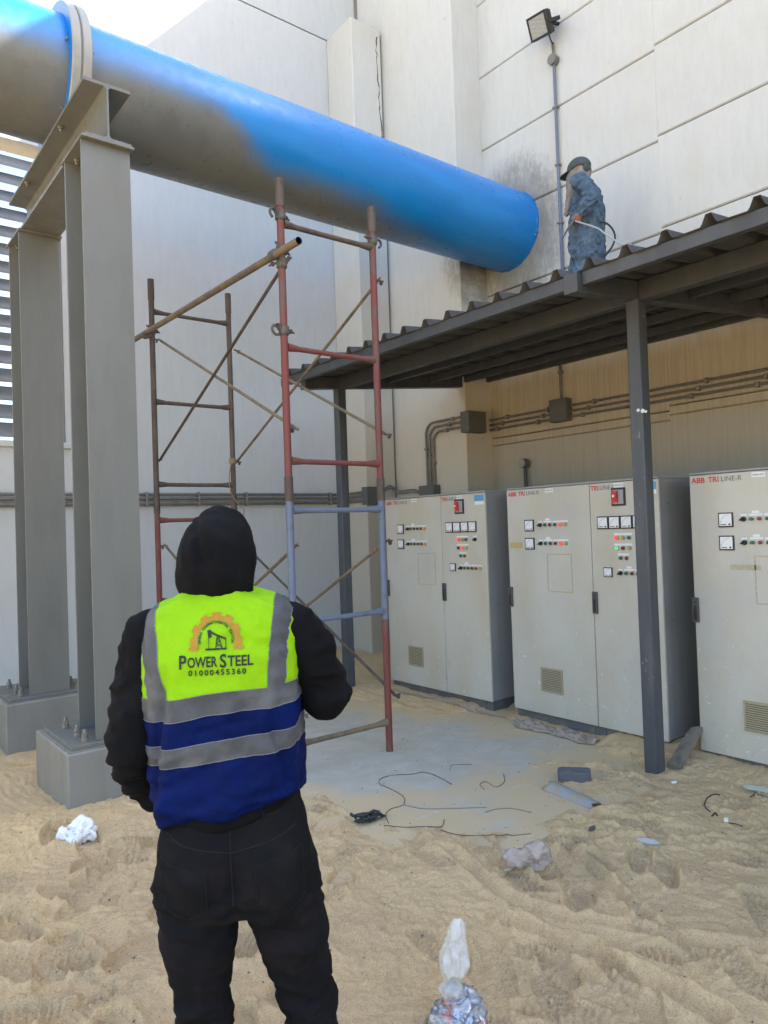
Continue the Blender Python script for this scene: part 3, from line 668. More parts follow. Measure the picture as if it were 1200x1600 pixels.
for a, b in (((-W_, -H_), (W_, -H_ + 0.022)), ((-W_, H_ - 0.022), (W_, H_)), ((-W_, -H_ + 0.023), (-W_ + 0.022, H_ - 0.023)), ((W_ - 0.022, -H_ + 0.023), (W_, H_ - 0.023))): m.box((a[0], a[1], 0.013), (b[0], b[1], 0.026))
headpart(m, 'bezel', BLACKP, bev=0.003)
lensm = NT('led_lens'); lensm = lensm.fin(lensm.mix(lensm.rng(lensm.vor(lensm.obj(), 46, 0.3), 0.1, 0.5), (0.50, 0.49, 0.43, 1), (0.34, 0.33, 0.29, 1)), 0.25)
headpart(MB().box((-W_ + 0.022, -H_ + 0.022, 0.0125), (W_ - 0.022, H_ - 0.022, 0.018)), 'lens', lensm)
for k in range(7): headpart(MB().box((-0.12 + 0.04 * k - 0.004, -0.11, -0.085), (-0.12 + 0.04 * k + 0.004, 0.11, -0.051)), 'cooling_fin', BLACKP)
m = MB(); m.box((-W_ - 0.012, -0.02, -0.16), (-W_ - 0.003, 0.02, 0.0)); m.box((W_ + 0.003, -0.02, -0.16), (W_ + 0.012, 0.02, 0.0)); m.box((-W_ - 0.012, -0.02, -0.169), (W_ + 0.012, 0.02, -0.16)); headpart(m, 'yoke', BLACKP, bev=0.002)
c0 = Mh @ Vector((0, 0, -0.165)); MB().tube([tuple(c0), (XR - 0.02, c0.y - 0.03, c0.z + 0.01), (XR + 0.0, c0.y - 0.035, c0.z + 0.01)], 0.02, 8).at('bracket', BLACKP, fl)
MB().tube(smooth_path([tuple(Mh @ Vector((0.03, -0.05, -0.07))), (xf - 0.05, 4.99, 7.03), (xf, 5.005, 7.03)], 6), 0.008, 8).at('lamp_cable', BLACKP, fl)

# =================================================================== SCAFFOLD
sc = thing('scaffold_tower', 'rusty red and slate blue scaffold tower of two ladder frames with cross braces', 'scaffold', (3.03, 5.58, 0))
XA, XC, Y1, Y2 = 2.62, 3.43, 4.36, 6.80
TR = 0.0265
def standard(x, y, z0, z1, mat): MB().tube([(x, y, z0), (x, y, z1)], TR, 14).at('standard', mat, sc)
def rung(y, z_, mat):
    MB().tube([(XA + 0.02, y, z_ + 0.002), (XA + 0.06, y, z_), (XA + 0.12, y, z_ - 0.002), (3.025, y, z_ - 0.003), (XC - 0.12, y, z_ - 0.002), (XC - 0.06, y, z_), (XC - 0.02, y, z_ + 0.002)],
              [0.031, 0.027, 0.0195, 0.0185, 0.0195, 0.027, 0.031], 12).at('rung', mat, sc)
for y, top, bot, rmats in ((Y1, RED, SLATE, (RED, RED, DARKRUST, SLATE, SLATE, BRACE)), (Y2, DARKRUST, RED, (DARKRUST, DARKRUST, DARKRUST, RED, RED, DARKRUST))):
    for x in (XA, XC):
        standard(x, y, 2.0, 3.99, top)
        if y == Y1 and x == XC:
            standard(x, y, 1.0, 1.998, SLATE); standard(x, y, 0.0, 0.999, RED)
        else: standard(x, y, 0.0, 1.998, bot)
        MB().cyl((x, y, 3.96), (x, y, 4.157), TR + 0.0045, 14, TR + 0.004).at('coupling_pin', DARKRUST, sc, sharp=30)
        MB().cyl((x, y, 1.90), (x, y, 2.07), TR + 0.0045, 14).at('coupling_sleeve', DARKRUST, sc, sharp=30)
        MB().cyl((x - 0.002, y - TR - 0.006, 4.12), (x - 0.002, y - TR + 0.01, 4.12), 0.006, 8).at('pin_hole', BLACKP, sc)
    for z_, mt in zip((3.845, 2.975, 2.18, 1.835, 1.06, 0.22), (rmats[2] if y == Y1 else rmats[0], rmats[0], rmats[1], rmats[3], rmats[4], rmats[5])): rung(y, z_, mt)
def brace(a, b, mat, r=0.0125):
    a, b = np.array(a, float), np.array(b, float); d = (b - a) / np.linalg.norm(b - a)
    MB().tube([a - d * 0.03, a - d * 0.005, a + d * 0.04, b - d * 0.04, b + d * 0.005, b + d * 0.03], [r * 0.7, r * 0.75, r, r, r * 0.75, r * 0.7], 10).at('brace', mat, sc)
    for q, s_ in ((a, 1), (b, -1)):
        m = MB(); sg = -1 if q[0] < 3 else 1
        m.cyl((q[0] - sg * 0.02, q[1], q[2]), (q[0] + sg * 0.05, q[1], q[2]), 0.008, 8); m.cyl((q[0] + sg * 0.024, q[1], q[2] - 0.014), (q[0] + sg * 0.034, q[1], q[2] - 0.014), 0.019, 8); m.at('brace_lock', CLAMP, sc)
IN = 0.0
for x, o1 in ((XA + 0.045, 0.0), (XC + 0.045, 0.0)):
    dark = BRACE
    brace((x, Y2, 2.42), (x, Y1, 3.60), DARKRUST if x < 3 else BRACE)
    brace((x + 0.028, Y2, 3.58), (x + 0.028, Y1, 2.41), BRACE)
    brace((x, Y2, 0.41), (x, Y1, 1.59), BRACE)
    brace((x + 0.028, Y2, 1.59), (x + 0.028, Y1, 0.41), DARKRUST if x > 3 else BRACE)
MB().tube([(XA - 0.062, 7.17, 3.635), (XA - 0.062, 4.03, 3.60)], 0.0255, 14, cap=False).at('ledger_tube', BRACE, sc)
MB().tube([(XA - 0.062, 4.031, 3.60), (XA - 0.062, 4.14, 3.601)], 0.022, 14, cap=False).at('tube_bore', BLACKP, sc)
def clamp(x, y, z_, hook=1, ang=0.0):
    m = MB(); m.cyl((x, y, z_ - 0.026), (x, y, z_ + 0.026), TR + 0.011, 14); m.cyl((x, y, z_ - 0.034), (x, y, z_ - 0.026), TR + 0.006, 14)
    c, s_ = math.cos(ang), math.sin(ang)
    def P(u, v, w_): return (x + u * c - v * s_, y + u * s_ + v * c, z_ + w_)
    m.tube([P(0.03, 0.012, 0.01), P(0.075, 0.012, 0.005), P(0.10, 0.012, 0.0)], [0.009, 0.009, 0.007], 8); m.cyl(P(0.062, 0.012, 0.008), P(0.076, 0.012, 0.007), 0.017, 6)
    m.tube([P(-0.03, -0.012, 0.0), P(-0.055, -0.012, 0.035), P(-0.07, -0.012, 0.03)], 0.010, 8)
    if hook: m.tube(smooth_path([P(-0.035, 0, -0.005), P(-0.062, 0, 0.022), P(-0.09, 0, 0.02), P(-0.098, 0, -0.01), P(-0.075, 0, -0.036), P(-0.045, 0, -0.034)][:5 if hook > 1 else 6], 5), [0.010] * (5 * (4 if hook > 1 else 5) + 1), 8)
    m.at('clamp', CLAMP, sc, sharp=40)
clamp(XA, Y1, 3.90, 2, 0.25); clamp(XC, Y1, 3.90, 2, 3.3); clamp(XA, Y1, 3.09, 1, 0.1)
clamp(XA, Y1, 3.655, 0, 0.3); clamp(XA, Y2, 3.66, 0, 0.3); clamp(XA, Y1, 3.56, 0, 2.0)
for y in (Y1, Y2):
    m = MB(); m.tube([(XA - 0.062, y - 0.03, 3.61), (XA - 0.062, y + 0.03, 3.61)], 0.036, 12); m.box((XA - 0.05, y - 0.022, 3.585), (XA - 0.01, y + 0.022, 3.635)); m.at('clamp', CLAMP, sc, bev=0.003)
ropem = simple('old_rope', (0.28, 0.20, 0.11, 1), 0.9)
rp = MB(); P = []
for k in range(60):
    t = k / 59 * 6 * 2 * math.pi; P.append((XC + 0.034 * math.cos(t), Y2 + 0.034 * math.sin(t), 2.40 + 0.05 * k / 59))
rp.tube(P, 0.005, 6); rp.tube(smooth_path([(XC - 0.03, Y2 - 0.02, 2.41), (XC - 0.06, Y2 - 0.03, 2.25), (XC - 0.045, Y2 - 0.03, 2.10), (XC + 0.03, Y2 - 0.04, 1.98), (XC + 0.09, Y2 - 0.04, 1.92), (XC + 0.06, Y2 - 0.03, 1.84), (XC - 0.02, Y2 - 0.03, 1.83)], 8), 0.0055, 6)
ro_ = rp.build('rope_lashing', ropem); tag(ro_, 'frayed tan rope tied round the rear scaffold standard above the man\'s hood', 'rope')
#@@OBJ
# =================================================================== CABINETS
# local frame: x to the right along the front, y into the cabinet, z up
XCAB = 4.83; W1, W2, DEP, PZ, TZ = 0.858, 0.590, 0.62, 0.09, 1.995
def plate(x0, x1, z0, z1, y0=-0.004, y1=0.0): return MB().box((x0, y0, z0), (x1, y1, z1))
SH = {}
def shared(key, make):
    """one mesh per kind of small fitting, copied with shared data"""
    def put(parent, u, z_):
        if key not in SH:
            SH[key] = make(); o = SH[key]; o.parent = parent; o.location = (u, -0.0225, z_); return o
        return again(SH[key], parent, (u, -0.0225, z_))
    return put
def mk_meter(w_):
    h = w_ / 2; b = MB()
    b.box((-h, -0.010, -h), (h, 0, h)); b.cur = 1; b.box((-h * 0.84, -0.012, -h * 0.80), (h * 0.84, -0.0095, h * 0.84)); b.cur = 2
    # scale arc, needle, maker's strip and zero knob
    for k in range(9):
        a = RAD(100 + 70 * k / 8); r0, r1 = h * 1.25, h * 1.42; cx, cz = h * 0.62, -h * 0.62
        ca, sa = math.cos(a), math.sin(a); t = 0.0011
        b.add([(cx + r0 * ca - t * sa, -0.0125, cz + r0 * sa + t * ca), (cx + r1 * ca - t * sa, -0.0125, cz + r1 * sa + t * ca), (cx + r1 * ca + t * sa, -0.0125, cz + r1 * sa - t * ca), (cx + r0 * ca + t * sa, -0.0125, cz + r0 * sa - t * ca)], [(0, 1, 2, 3)])
    b.box((-h * 0.7, -0.0128, -h * 0.66), (h * 0.1, -0.0118, -h * 0.56)); b.cyl((h * 0.55, -0.015, -h * 0.6), (h * 0.55, -0.011, -h * 0.6), h * 0.13, 10)
    return b.build('meter', [BLACKP, WHITEP, BLACKP], sharp=30)
def mk_btn(col):
    b = MB(); b.cyl((0, 0, 0), (0, -0.008, 0), 0.0165, 16, 0.0155); b.cur = 1; b.tube([(0, -0.007, 0), (0, -0.017, 0), (0, -0.021, 0)], [0.0128, 0.0125, 0.009], 14)
    return b.build('push_button' if not col.startswith('lit') else 'pilot_lamp', [CHROME if col not in ('black',) else BLACKP, BTN.get(col, BLACKP)], sharp=30)
def mk_switch():
    b = MB(); b.cyl((0, 0, 0), (0, -0.012, 0), 0.0165, 14); b.tube([(-0.018, -0.022, -0.006), (0.014, -0.022, 0.005)], [0.006, 0.008], 8); b.cyl((0, -0.01, 0), (0, -0.024, 0), 0.010, 10)
    return b.build('selector_switch', BLACKP, sharp=30)
def mk_iso():
    b = MB(); b.box((-0.058, -0.012, -0.068), (0.058, 0, 0.068)); b.cur = 1; b.box((-0.046, -0.014, -0.054), (0.046, -0.0115, 0.054)); b.cur = 2; b.box((-0.040, -0.03, -0.042), (0.002, -0.013, 0.046)); b.box((-0.03, -0.045, -0.012), (0.004, -0.03, 0.03))
    b.cur = 3; b.box((-0.028, -0.0455, -0.002), (-0.012, -0.0445, 0.016))
    return b.build('isolator_switch', [BLACKP, JBOX2, INKR, LABELW], bev=0.002)
JBOX2 = simple('isolator_grey', (0.30, 0.31, 0.31, 1), 0.4)
def mk_vent():
    b = MB(); a, c = 0.112, 0.10; kk = 13
    b.box((-a, -0.010, -c), (-a + 0.010, 0, c)); b.box((a - 0.010, -0.010, -c), (a, 0, c)); b.box((-a + 0.010, -0.010, c - 0.010), (a - 0.010, 0, c)); b.box((-a + 0.010, -0.010, -c), (a - 0.010, 0, -c + 0.010))
    for k in range(kk):
        z_ = -c + 0.013 + (2 * c - 0.03) * k / (kk - 1); b.box((-a + .01, -0.009, z_), (a - .01, -0.002, z_ + 0.0085))
    b.cur = 1; b.box((-a + 0.010, -0.001, -c + 0.010), (a - 0.010, 0.0005, c - 0.010))
    o = b.build('vent_grille', [VENT, VENTD], sharp=20); o['kind'] = 'stuff'; return o
def mk_handle():
    b = MB(); b.box((-0.014, -0.018, -0.085), (0.028, 0, 0.085)); b.cur = 1; b.cyl((0.007, -0.018, 0.055), (0.007, -0.0205, 0.055), 0.008, 10); b.box((-0.004, -0.021, -0.07), (0.018, -0.018, 0.03))
    return b.build('handle', [HANDLE, BLACKP], bev=0.003)
meter = shared('meter', lambda: mk_meter(0.098)); smeter = shared('smeter', lambda: mk_meter(0.074)); iso = shared('iso', mk_iso); vent = shared('vent', mk_vent); handle = shared('handle', mk_handle); switch = shared('switch', mk_switch)
def btn(c): return shared('b' + c, lambda: mk_btn(c))
def strip(parent, u, z_, w_=0.05, h=0.018, mat=None, name='label_plate'):
    key = (name, round(w_, 3), round(h, 3))
    return shared(key, lambda: MB().box((-w_ / 2, -0.0025, -h / 2), (w_ / 2, 0, h / 2)).build(name, mat or LABELW))(parent, u, z_)
def lettering(parent, body, size, mat, u, z_, bold=0.0, align='LEFT', name='lettering', y=-0.0228, dep=0.0012):
    v, f = text_mesh(body, size, bold, align)
    return link(name, (lambda me: (me.from_pydata([(p[0], 0.0, p[1]) for p in v], [], f), me.materials.append(mat), me)[2])(bpy.data.meshes.new(name)), parent, loc=(u, y - dep, z_))
def row(door, u0, z_, cols, du=0.0515, lab=True):
    for k, c in enumerate(cols):
        (switch if c == 'sw' else btn(c))(door, u0 + du * k, z_)
    if lab:
        n = len(cols)
        if cols[0] == 'sw': strip(door, u0 + du * 0, z_ + 0.026, 0.04, 0.012); strip(door, u0 + du * 1.5, z_ + 0.027, 0.085, 0.014); strip(door, u0 + du * 1.5, z_ + 0.045, 0.045, 0.016)
        if n > 3: strip(door, u0 + du * (3 if cols[0] == 'sw' else 1) + du, z_ + 0.026, 0.15, 0.013)
        if cols[0] != 'sw': strip(door, u0 + du * (n - 1) / 2, z_ + 0.027, du * n * 0.98, 0.015)
def tape_frame(door, u0, u1, z0, z1, tilt=0.0):
    t = 0.008
    for a in ((u0, u1, z1 - t, z1), (u0, u1, z0, z0 + t), (u0, u0 + t, z0 + t, z1 - t), (u1 - t, u1, z0 + t, z1 - t)):
        o = MB().box((a[0], -0.0012, a[2]), (a[1], 0, a[3])).build('tape_residue', TAPE, door); o.location = (0, -0.0222, 0)
def cabinet(y_left, label, number, var):
    t = thing('electrical_cabinet', label, 'cabinet', (XCAB, y_left, 0), -math.pi / 2, 'two-door switch cabinets under the canopy')
    Wt = W1 + W2 + 0.004
    b = MB().box((0.004, 0.001, PZ), (Wt - 0.004, DEP, TZ - 0.012)).build('body', CABS, t, bev=0.004)
    MB().box((0.0, -0.018, TZ - 0.0115), (Wt, DEP + 0.004, TZ + 0.004)).build('top_cover', CABS, t, bev=0.004)
    for x0, x1 in ((0.012, 0.10), (0.104, W1 - 0.05), (W1 - 0.046, W1 + 0.05), (W1 + 0.054, Wt - 0.10), (Wt - 0.096, Wt - 0.012)):
        MB().box((x0, 0.006, -0.10), (x1, 0.03, PZ - 0.006)).build('plinth_panel', PLINTH, t, bev=0.002)
    MB().box((0.012, 0.031, -0.10), (Wt - 0.012, DEP - 0.01, PZ - 0.001)).build('plinth', PLINTH, t)
    for z_ in (0.35, 0.95, 1.5, 1.8): MB().cyl((Wt - 0.005, 0.10, z_), (Wt - 0.001, 0.10, z_), 0.006, 8).build('side_screw', BOLT, t)
    d1 = MB().box((0.0, -0.022, PZ - 0.004), (W1, 0.0, TZ - 0.016)).build('door', CABD, t, bev=0.005)
    d2 = MB().box((W1 + 0.005, -0.022, PZ - 0.004), (Wt, 0.0, TZ - 0.016)).build('door', CABD, t, bev=0.005)
    # wide door
    for z_ in (1.667, 1.513):
        meter(d1, 0.247, z_); row(d1, 0.364, z_ + 0.002, ['sw', 'green', 'darkred', 'darkgreen', 'litred' if var != 1 else 'red', 'yellow'])
    vent(d1, 0.424, 0.380); handle(d1, 0.006, 1.052)
    if var == 1: tape_frame(d1, 0.50, 0.76, 1.11, 1.425)
    else: tape_frame(d1, 0.42, 0.67, 1.115, 1.43)
    lettering(d1, 'ABB', 0.052, INKR, 0.018, 1.925, 0.0012); lettering(d1, 'TRI', 0.052, INKR, 0.135, 1.925, 0.0010); lettering(d1, 'LINE-R', 0.048, INKG, 0.222, 1.926)
    strip(d1, 0.47, 1.953, 0.085, 0.032); lettering(d1, 'PANEL NO.%d' % number[0], 0.0135, INKG, 0.47, 1.949, 0.0002, 'CENTER', y=-0.0252)
    # narrow door, coordinates measured from its own left edge
    o = W1 + 0.005
    handle(d2, o + 0.012, 1.052); iso(d2, o + 0.262, 1.865)
    for k in range(4): meter(d2, o + 0.115 + 0.103 * k, 1.672)
    row(d2, o + 0.232, 1.555, ['litred' if var else 'red', 'yellow', 'green'], 0.053); switch(d2, o + 0.452, 1.555); strip(d2, o + 0.452, 1.582, 0.05, 0.014)
    row(d2, o + 0.232, 1.477, ['litgreen' if var == 2 else 'darkgreen', 'litred' if var == 1 else 'darkred', 'yellow'], 0.053)
    row(d2, o + 0.262, 1.402, ['green', 'darkred'], 0.05)
    smeter(d2, o + 0.145, 1.292); row(d2, o + 0.253, 1.288, ['sw', 'green', 'darkred', 'darkgreen', 'red', 'yellow'], 0.050)
    lettering(d2, 'TRI', 0.052, INKR, o + 0.012, 1.925, 0.0010); lettering(d2, 'LINE-R', 0.048, INKG, o + 0.095, 1.926)
    strip(d2, o + 0.262, 1.953, 0.085, 0.032); lettering(d2, 'PANEL NO.%d' % number[1], 0.0135, INKG, o + 0.262, 1.949, 0.0002, 'CENTER', y=-0.0252)
    s1 = MB().box((o + 0.455, -0.0012, 1.905), (o + 0.575, 0, 1.962)).build('sticker', LABELB, d2); s1.location = (0, -0.0222, 0)
    s2 = MB().box((o + 0.46, -0.0012, 1.872), (o + 0.572, 0, 1.903)).build('sticker', LABELW, d2); s2.location = (0, -0.0222, 0)
    return t, d1, d2
c1, a1, b1_ = cabinet(6.045, 'light grey two-door switch cabinet farthest back, behind the red scaffold frame', (1, 2), 1)
c2, a2, b2_ = cabinet(4.330, 'light grey two-door switch cabinet in the middle, half hidden by the front canopy post', (3, 4), 2)
c3, a3, b3_ = cabinet(2.640, 'light grey switch cabinet cut off by the right edge of the photo', (5, 6), 0)
for d, q in ((a2, (0.02, 0.16, 1.475, 1.525)), (a3, (0.26, 0.46, 1.335, 1.37))):
    o = MB().box((q[0], -0.0012, q[2]), (q[1], 0, q[3])).build('tape_scrap', TAPEO if d is a2 else TAPE, d); o.location = (0, -0.0222, 0)

# =================================================================== DEBRIS
def put(name, label, cat, loc, rz=0, group=None): return thing(name, label, cat, loc, rz, group)
def blob(name, label, cat, pos, f, lo, hi, h, mat, amp=0, fr=20, seed=1, ridged=True, rz=0, sm_=1):
    P, F = surfnet(f, lo, hi, h, sm_)
    if amp:
        N = vnormals(P, F); d = sum((0.5 ** k) * ((0.28 - np.abs(pn(P * fr * 2 ** k, seed + k))) if ridged else pn(P * fr * 2 ** k, seed + k)) for k in range(3)); P = P + N * (amp * d)[:, None]
    o = mesh_pf(name, P, F, mat); o.location = pos; o.rotation_euler[2] = rz
    return tag(o, label, cat)
def plastic(name, col, tr=0.35, rough=0.3, alpha=1.0):
    n = NT(name); p = n.obj()
    return n.fin(n.mix(n.rng(n.noise(p, 18, 5, 0.7), 0.35, 0.7), col, tuple(c * 0.75 for c in col[:3]) + (1,)), rough, 0.0, n.bump(n.noise(p, 55, 5, 0.7), 0.5, 0.006), 0.5, Transmission_Weight=tr, Alpha=alpha)
g0 = gp(716, 1627); gz = ground_z(g0[0], g0[1])
def fb(P):
    body = smin(ell(P, (0.005, 0, 0.045), (0.088, 0.075, 0.062)), ell(P, (0.02, 0.0, 0.085), (0.055, 0.05, 0.05)), 0.03); return smin(body, cone(P, (0, 0, 0.10), (-0.02, 0, 0.15), 0.045, 0.020), 0.03)
blob('foil_bag_contents', 'crumpled silver foil wrappers inside the knotted clear bag at bottom of frame', 'rubbish', (g0[0], g0[1], gz), fb, (-.11, -.10, -.04), (.11, .10, .18), 0.006,
     (lambda n: n.fin(n.mix(n.rng(n.vor(n.obj(), 22), 0.2, 0.6), (0.62, 0.63, 0.66, 1), n.mix(n.rng(n.noise(n.obj(), 14, 2), 0.58, 0.62), (0.30, 0.36, 0.46, 1), (0.45, 0.15, 0.13, 1))), 0.22, 0.75, n.bump(n.noise(n.obj(), 60, 4), 0.6, 0.008)))(NT('crumpled_foil')), 0.05, 18, 3)
clear = plastic('clear_plastic_film', (0.85, 0.85, 0.85, 1), 0.0, 0.10, 0.26)
bagt = put('plastic_bag', 'clear plastic bag knotted at the neck, standing on sand at bottom of frame', 'plastic bag', (g0[0], g0[1], gz))
P, F = surfnet(lambda P: fb(P) - 0.007, (-.12, -.11, -.04), (.12, .11, .17), 0.006, 1); N = vnormals(P, F); P = P + N * (0.035 * (0.25 - np.abs(pn(P * 17, 9))) + 0.012 * (0.25 - np.abs(pn(P * 45, 10))))[:, None]
o = mesh_pf('bag_body', P, F, clear, bagt)
def fneck(P):
    kn = ell(P, (-0.025, 0, 0.165), (0.036, 0.034, 0.022)); up = cone(P, (-0.022, 0, 0.175), (-0.005, 0, 0.25), 0.018, 0.042); tip = cone(P, (-0.005, 0, 0.25), (0.014, 0.0, 0.355), 0.046, 0.020)
    flap = smin(ell(P, (0.034, 0.005, 0.222), (0.036, 0.016, 0.035)), ell(P, (0.026, 0.0, 0.338), (0.010, 0.014, 0.036)), 0.01)
    return smin(smin(kn, smin(up, tip, 0.02), 0.008), flap, 0.015)
P, F = surfnet(fneck, (-.09, -.08, .13), (.09, .08, .40), 0.005, 1); N = vnormals(P, F); P = P + N * (0.026 * (0.22 - np.abs(pn(P * np.array([34, 34, 7.0]), 19))) + 0.010 * (0.22 - np.abs(pn(P * np.array([70, 70, 20]), 20))))[:, None]
milky = plastic('milky_plastic_film', (0.82, 0.81, 0.77, 1), 0.0, 0.25, 0.55)
mesh_pf('bag_neck', P, F, milky, bagt)
g0 = gp(825, 1368); 
def fcr(P): return smin(ell(P, (-0.03, 0, 0.03), (0.085, 0.05, 0.035)), ell(P, (0.05, 0.0, 0.06), (0.055, 0.05, 0.06)), 0.03)
blob('crumpled_bag', 'crumpled dusty translucent plastic bag lying on sand right of centre', 'plastic bag', (g0[0], g0[1], ground_z(*g0[:2]) - 0.006), fcr, (-.14, -.1, -.03), (.14, .1, .15), 0.006, plastic('dusty_film', (0.50, 0.42, 0.36, 1), 0.0, 0.25, 0.72), 0.05, 15, 33, True, -0.9)
g0 = gp(121, 1318)
blob('paper_scrap', 'crumpled white printed paper scrap on the sand beside the pedestal', 'paper', (g0[0], g0[1], ground_z(*g0[:2]) - 0.004), lambda P: smin(ell(P, (0, 0, 0.02), (0.09, 0.06, 0.024)), ell(P, (0.02, 0.01, 0.05), (0.045, 0.04, 0.035)), 0.02), (-.13, -.1, -.02), (.13, .1, .12), 0.006,
     (lambda n: n.fin(n.mix(n.rng(n.noise(n.obj(), 45, 3, 0.7), 0.60, 0.66), (0.78, 0.78, 0.79, 1), (0.30, 0.33, 0.55, 1)), 0.7))(NT('printed_paper')), 0.085, 14, 41, True, -0.7)
# paver
g0 = gp(898, 1220); zz0 = ground_z(*g0[:2])
m = MB(); a, b, c = 0.105, 0.055, 0.072
m.v = []; ch = 0.02
poly = [(-a + ch, -b), (a - ch, -b), (a, -b + ch), (a, b - ch), (a - ch, b), (-a + ch, b), (-a, b - ch), (-a, -b + ch)]
m.prism(poly, 2, -0.02, c)
pv = m.build('concrete_block', simple('block_grey', (0.10, 0.11, 0.12, 1), 0.9, 0, (0.20, 0.19, 0.17, 1), 14, 0.5, 0.7, 90, 0.5, 0.01), bev=0.006)
pv.location = (g0[0], g0[1], zz0); pv.rotation_euler = (0.05, -0.03, -0.95); tag(pv, 'dark grey chamfered concrete block lying on sand left of the front post', 'block')
# broken cladding
A, B = gp(862, 1232), gp(933, 1262)
def half_shell(A, B, r0, r1, name, label, mat, matb, seed):
    rr = random.Random(seed); d = np.array(B) - np.array(A); L_ = np.linalg.norm(d[:2]); m = MB(); nu, nv = 22, 10; v = []
    for i in range(nu):
        t = i / (nu - 1); r = r0 + (r1 - r0) * t
        for k in range(nv):
            th = math.pi * (0.04 + (0.80 + 0.10 * math.sin(t * 7)) * k / (nv - 1)) - 0.1
            j = rr.uniform(-0.004, 0.004) + (rr.uniform(-0.02, 0.02) if i in (0, nu - 1) else 0)
            v.append((t * L_ + j, -r * math.cos(th) * 1.15 + rr.uniform(-.003, .003), r * 0.8 * math.sin(th) + rr.uniform(-.003, .003)))
    m.add(v, [(i * nv + k, (i + 1) * nv + k, (i + 1) * nv + k + 1, i * nv + k + 1) for i in range(nu - 1) for k in range(nv - 1)])
    o = m.build(name, [mat, matb], sharp=60); md = o.modifiers.new('thickness', 'SOLIDIFY'); md.thickness = 0.008; md.material_offset = 1; md.offset = -1
    o.location = (A[0], A[1], ground_z(A[0], A[1]) - 0.006); o.rotation_euler[2] = math.atan2(d[1], d[0]); tag(o, label, 'cladding'); return o
half_shell(A, B, 0.062, 0.045, 'broken_pipe_cladding', 'broken grey half-round cladding strip with brown inside, in front of concrete block', simple('cladding_grey', (0.30, 0.31, 0.30, 1), 0.7, 0, (0.36, 0.28, 0.19, 1), 12), simple('cladding_brown', (0.17, 0.11, 0.07, 1), 0.9, 0, (0.28, 0.2, 0.13, 1), 20), 3)
# plank leaning on the cabinet
p0_ = gp(1053, 1200, 0.03); p1_ = np.array([4.80, 2.655, 0.235])
d = p1_ - p0_; L_ = np.linalg.norm(d); dx = d / L_; dyv = np.cross(np.array([0, 0, 1.0]), dx); dyv /= np.linalg.norm(dyv); dzv = np.cross(dx, dyv)
m = MB(); nseg = 14; rr = random.Random(6); v = []
for i in range(nseg + 1):
    t = i / nseg * L_
    for (yy, zz_) in ((-0.045, -0.012), (0.045, -0.012), (0.045, 0.012), (0.0, 0.0155), (-0.045, 0.012)):
        v.append(tuple(p0_ + dx * (t + (rr.uniform(-.02, .02) if i in (0, nseg) else 0)) + dyv * (yy * (1 if i < nseg - 2 else 0.8) + rr.uniform(-.003, .003)) + dzv * (zz_ + rr.uniform(-.0015, .0015))))
m.add(v, [(i * 5 + k, (i + 1) * 5 + k, (i + 1) * 5 + (k + 1) % 5, i * 5 + (k + 1) % 5) for i in range(nseg) for k in range(5)] + [(0, 1, 2, 3, 4), tuple(nseg * 5 + k for k in (4, 3, 2, 1, 0))])
plk = m.build('wood_plank', simple('weathered_timber', (0.20, 0.165, 0.125, 1), 0.85, 0, (0.12, 0.10, 0.08, 1), 18), sharp=25)
cen = Vector(p0_); 
for vv in plk.data.vertices: vv.co -= cen
plk.location = cen; tag(plk, 'weathered grey timber plank leaning between front post and right cabinet', 'plank')
# plastic sheeting along the cabinet foot
def sheet(pts, wd, name, label, mat, seed, amp=0.03):
    P = smooth_path(pts, 14); nv = 16; v = []
    for i, p in enumerate(P):
        T = P[min(i + 1, len(P) - 1)] - P[max(i - 1, 0)]; T = T / np.linalg.norm(T); Nn = np.array([-T[1], T[0], 0])
        ww = wd * (0.75 + 0.4 * pn(np.array([[i * 0.13, seed, 0.5]]), seed)[0]) * min(1, 0.35 + i * 0.12, 0.35 + (len(P) - 1 - i) * 0.12)
        for k in range(nv):
            q = p + Nn * ww * (k / (nv - 1) - 0.5)
            h = amp * (0.28 - abs(pn(np.array([[q[0] * 9, q[1] * 9, seed * 1.0]]), seed)[0])) + 0.5 * amp * (0.25 - abs(pn(np.array([[q[0] * 26, q[1] * 26, seed * 1.0]]), seed + 1)[0]))
            v.append((q[0], q[1], ground_z(q[0], q[1]) + 0.004 + max(0, h) * 1.3 * math.sin(math.pi * (0.12 + 0.76 * k / (nv - 1)))))
    m = MB().add(v, [(i * nv + k, (i + 1) * nv + k, (i + 1) * nv + k + 1, i * nv + k + 1) for i in range(len(P) - 1) for k in range(nv - 1)])
    o = m.build(name, mat, sharp=40); c = Vector(v[0]); 
    for vv in o.data.vertices: vv.co -= c
    o.location = c; tag(o, label, 'plastic sheet'); md = o.modifiers.new('thickness', 'SOLIDIFY'); md.thickness = 0.002; return o
film = plastic('dusty_sheet_film', (0.52, 0.42, 0.33, 1), 0.0, 0.35, 0.75)
sheet([gp(803, 1128), gp(845, 1140), gp(890, 1150), gp(933, 1164)], 0.22, 'plastic_sheet', 'crumpled dusty plastic sheeting strewn along foot of the middle cabinet', film, 12, 0.075)
sheet([gp(615, 1082), gp(680, 1098), gp(740, 1112), gp(790, 1122)], 0.07, 'plastic_strip', 'narrow dusty plastic strip along foot of the farthest cabinet', film, 15, 0.03)
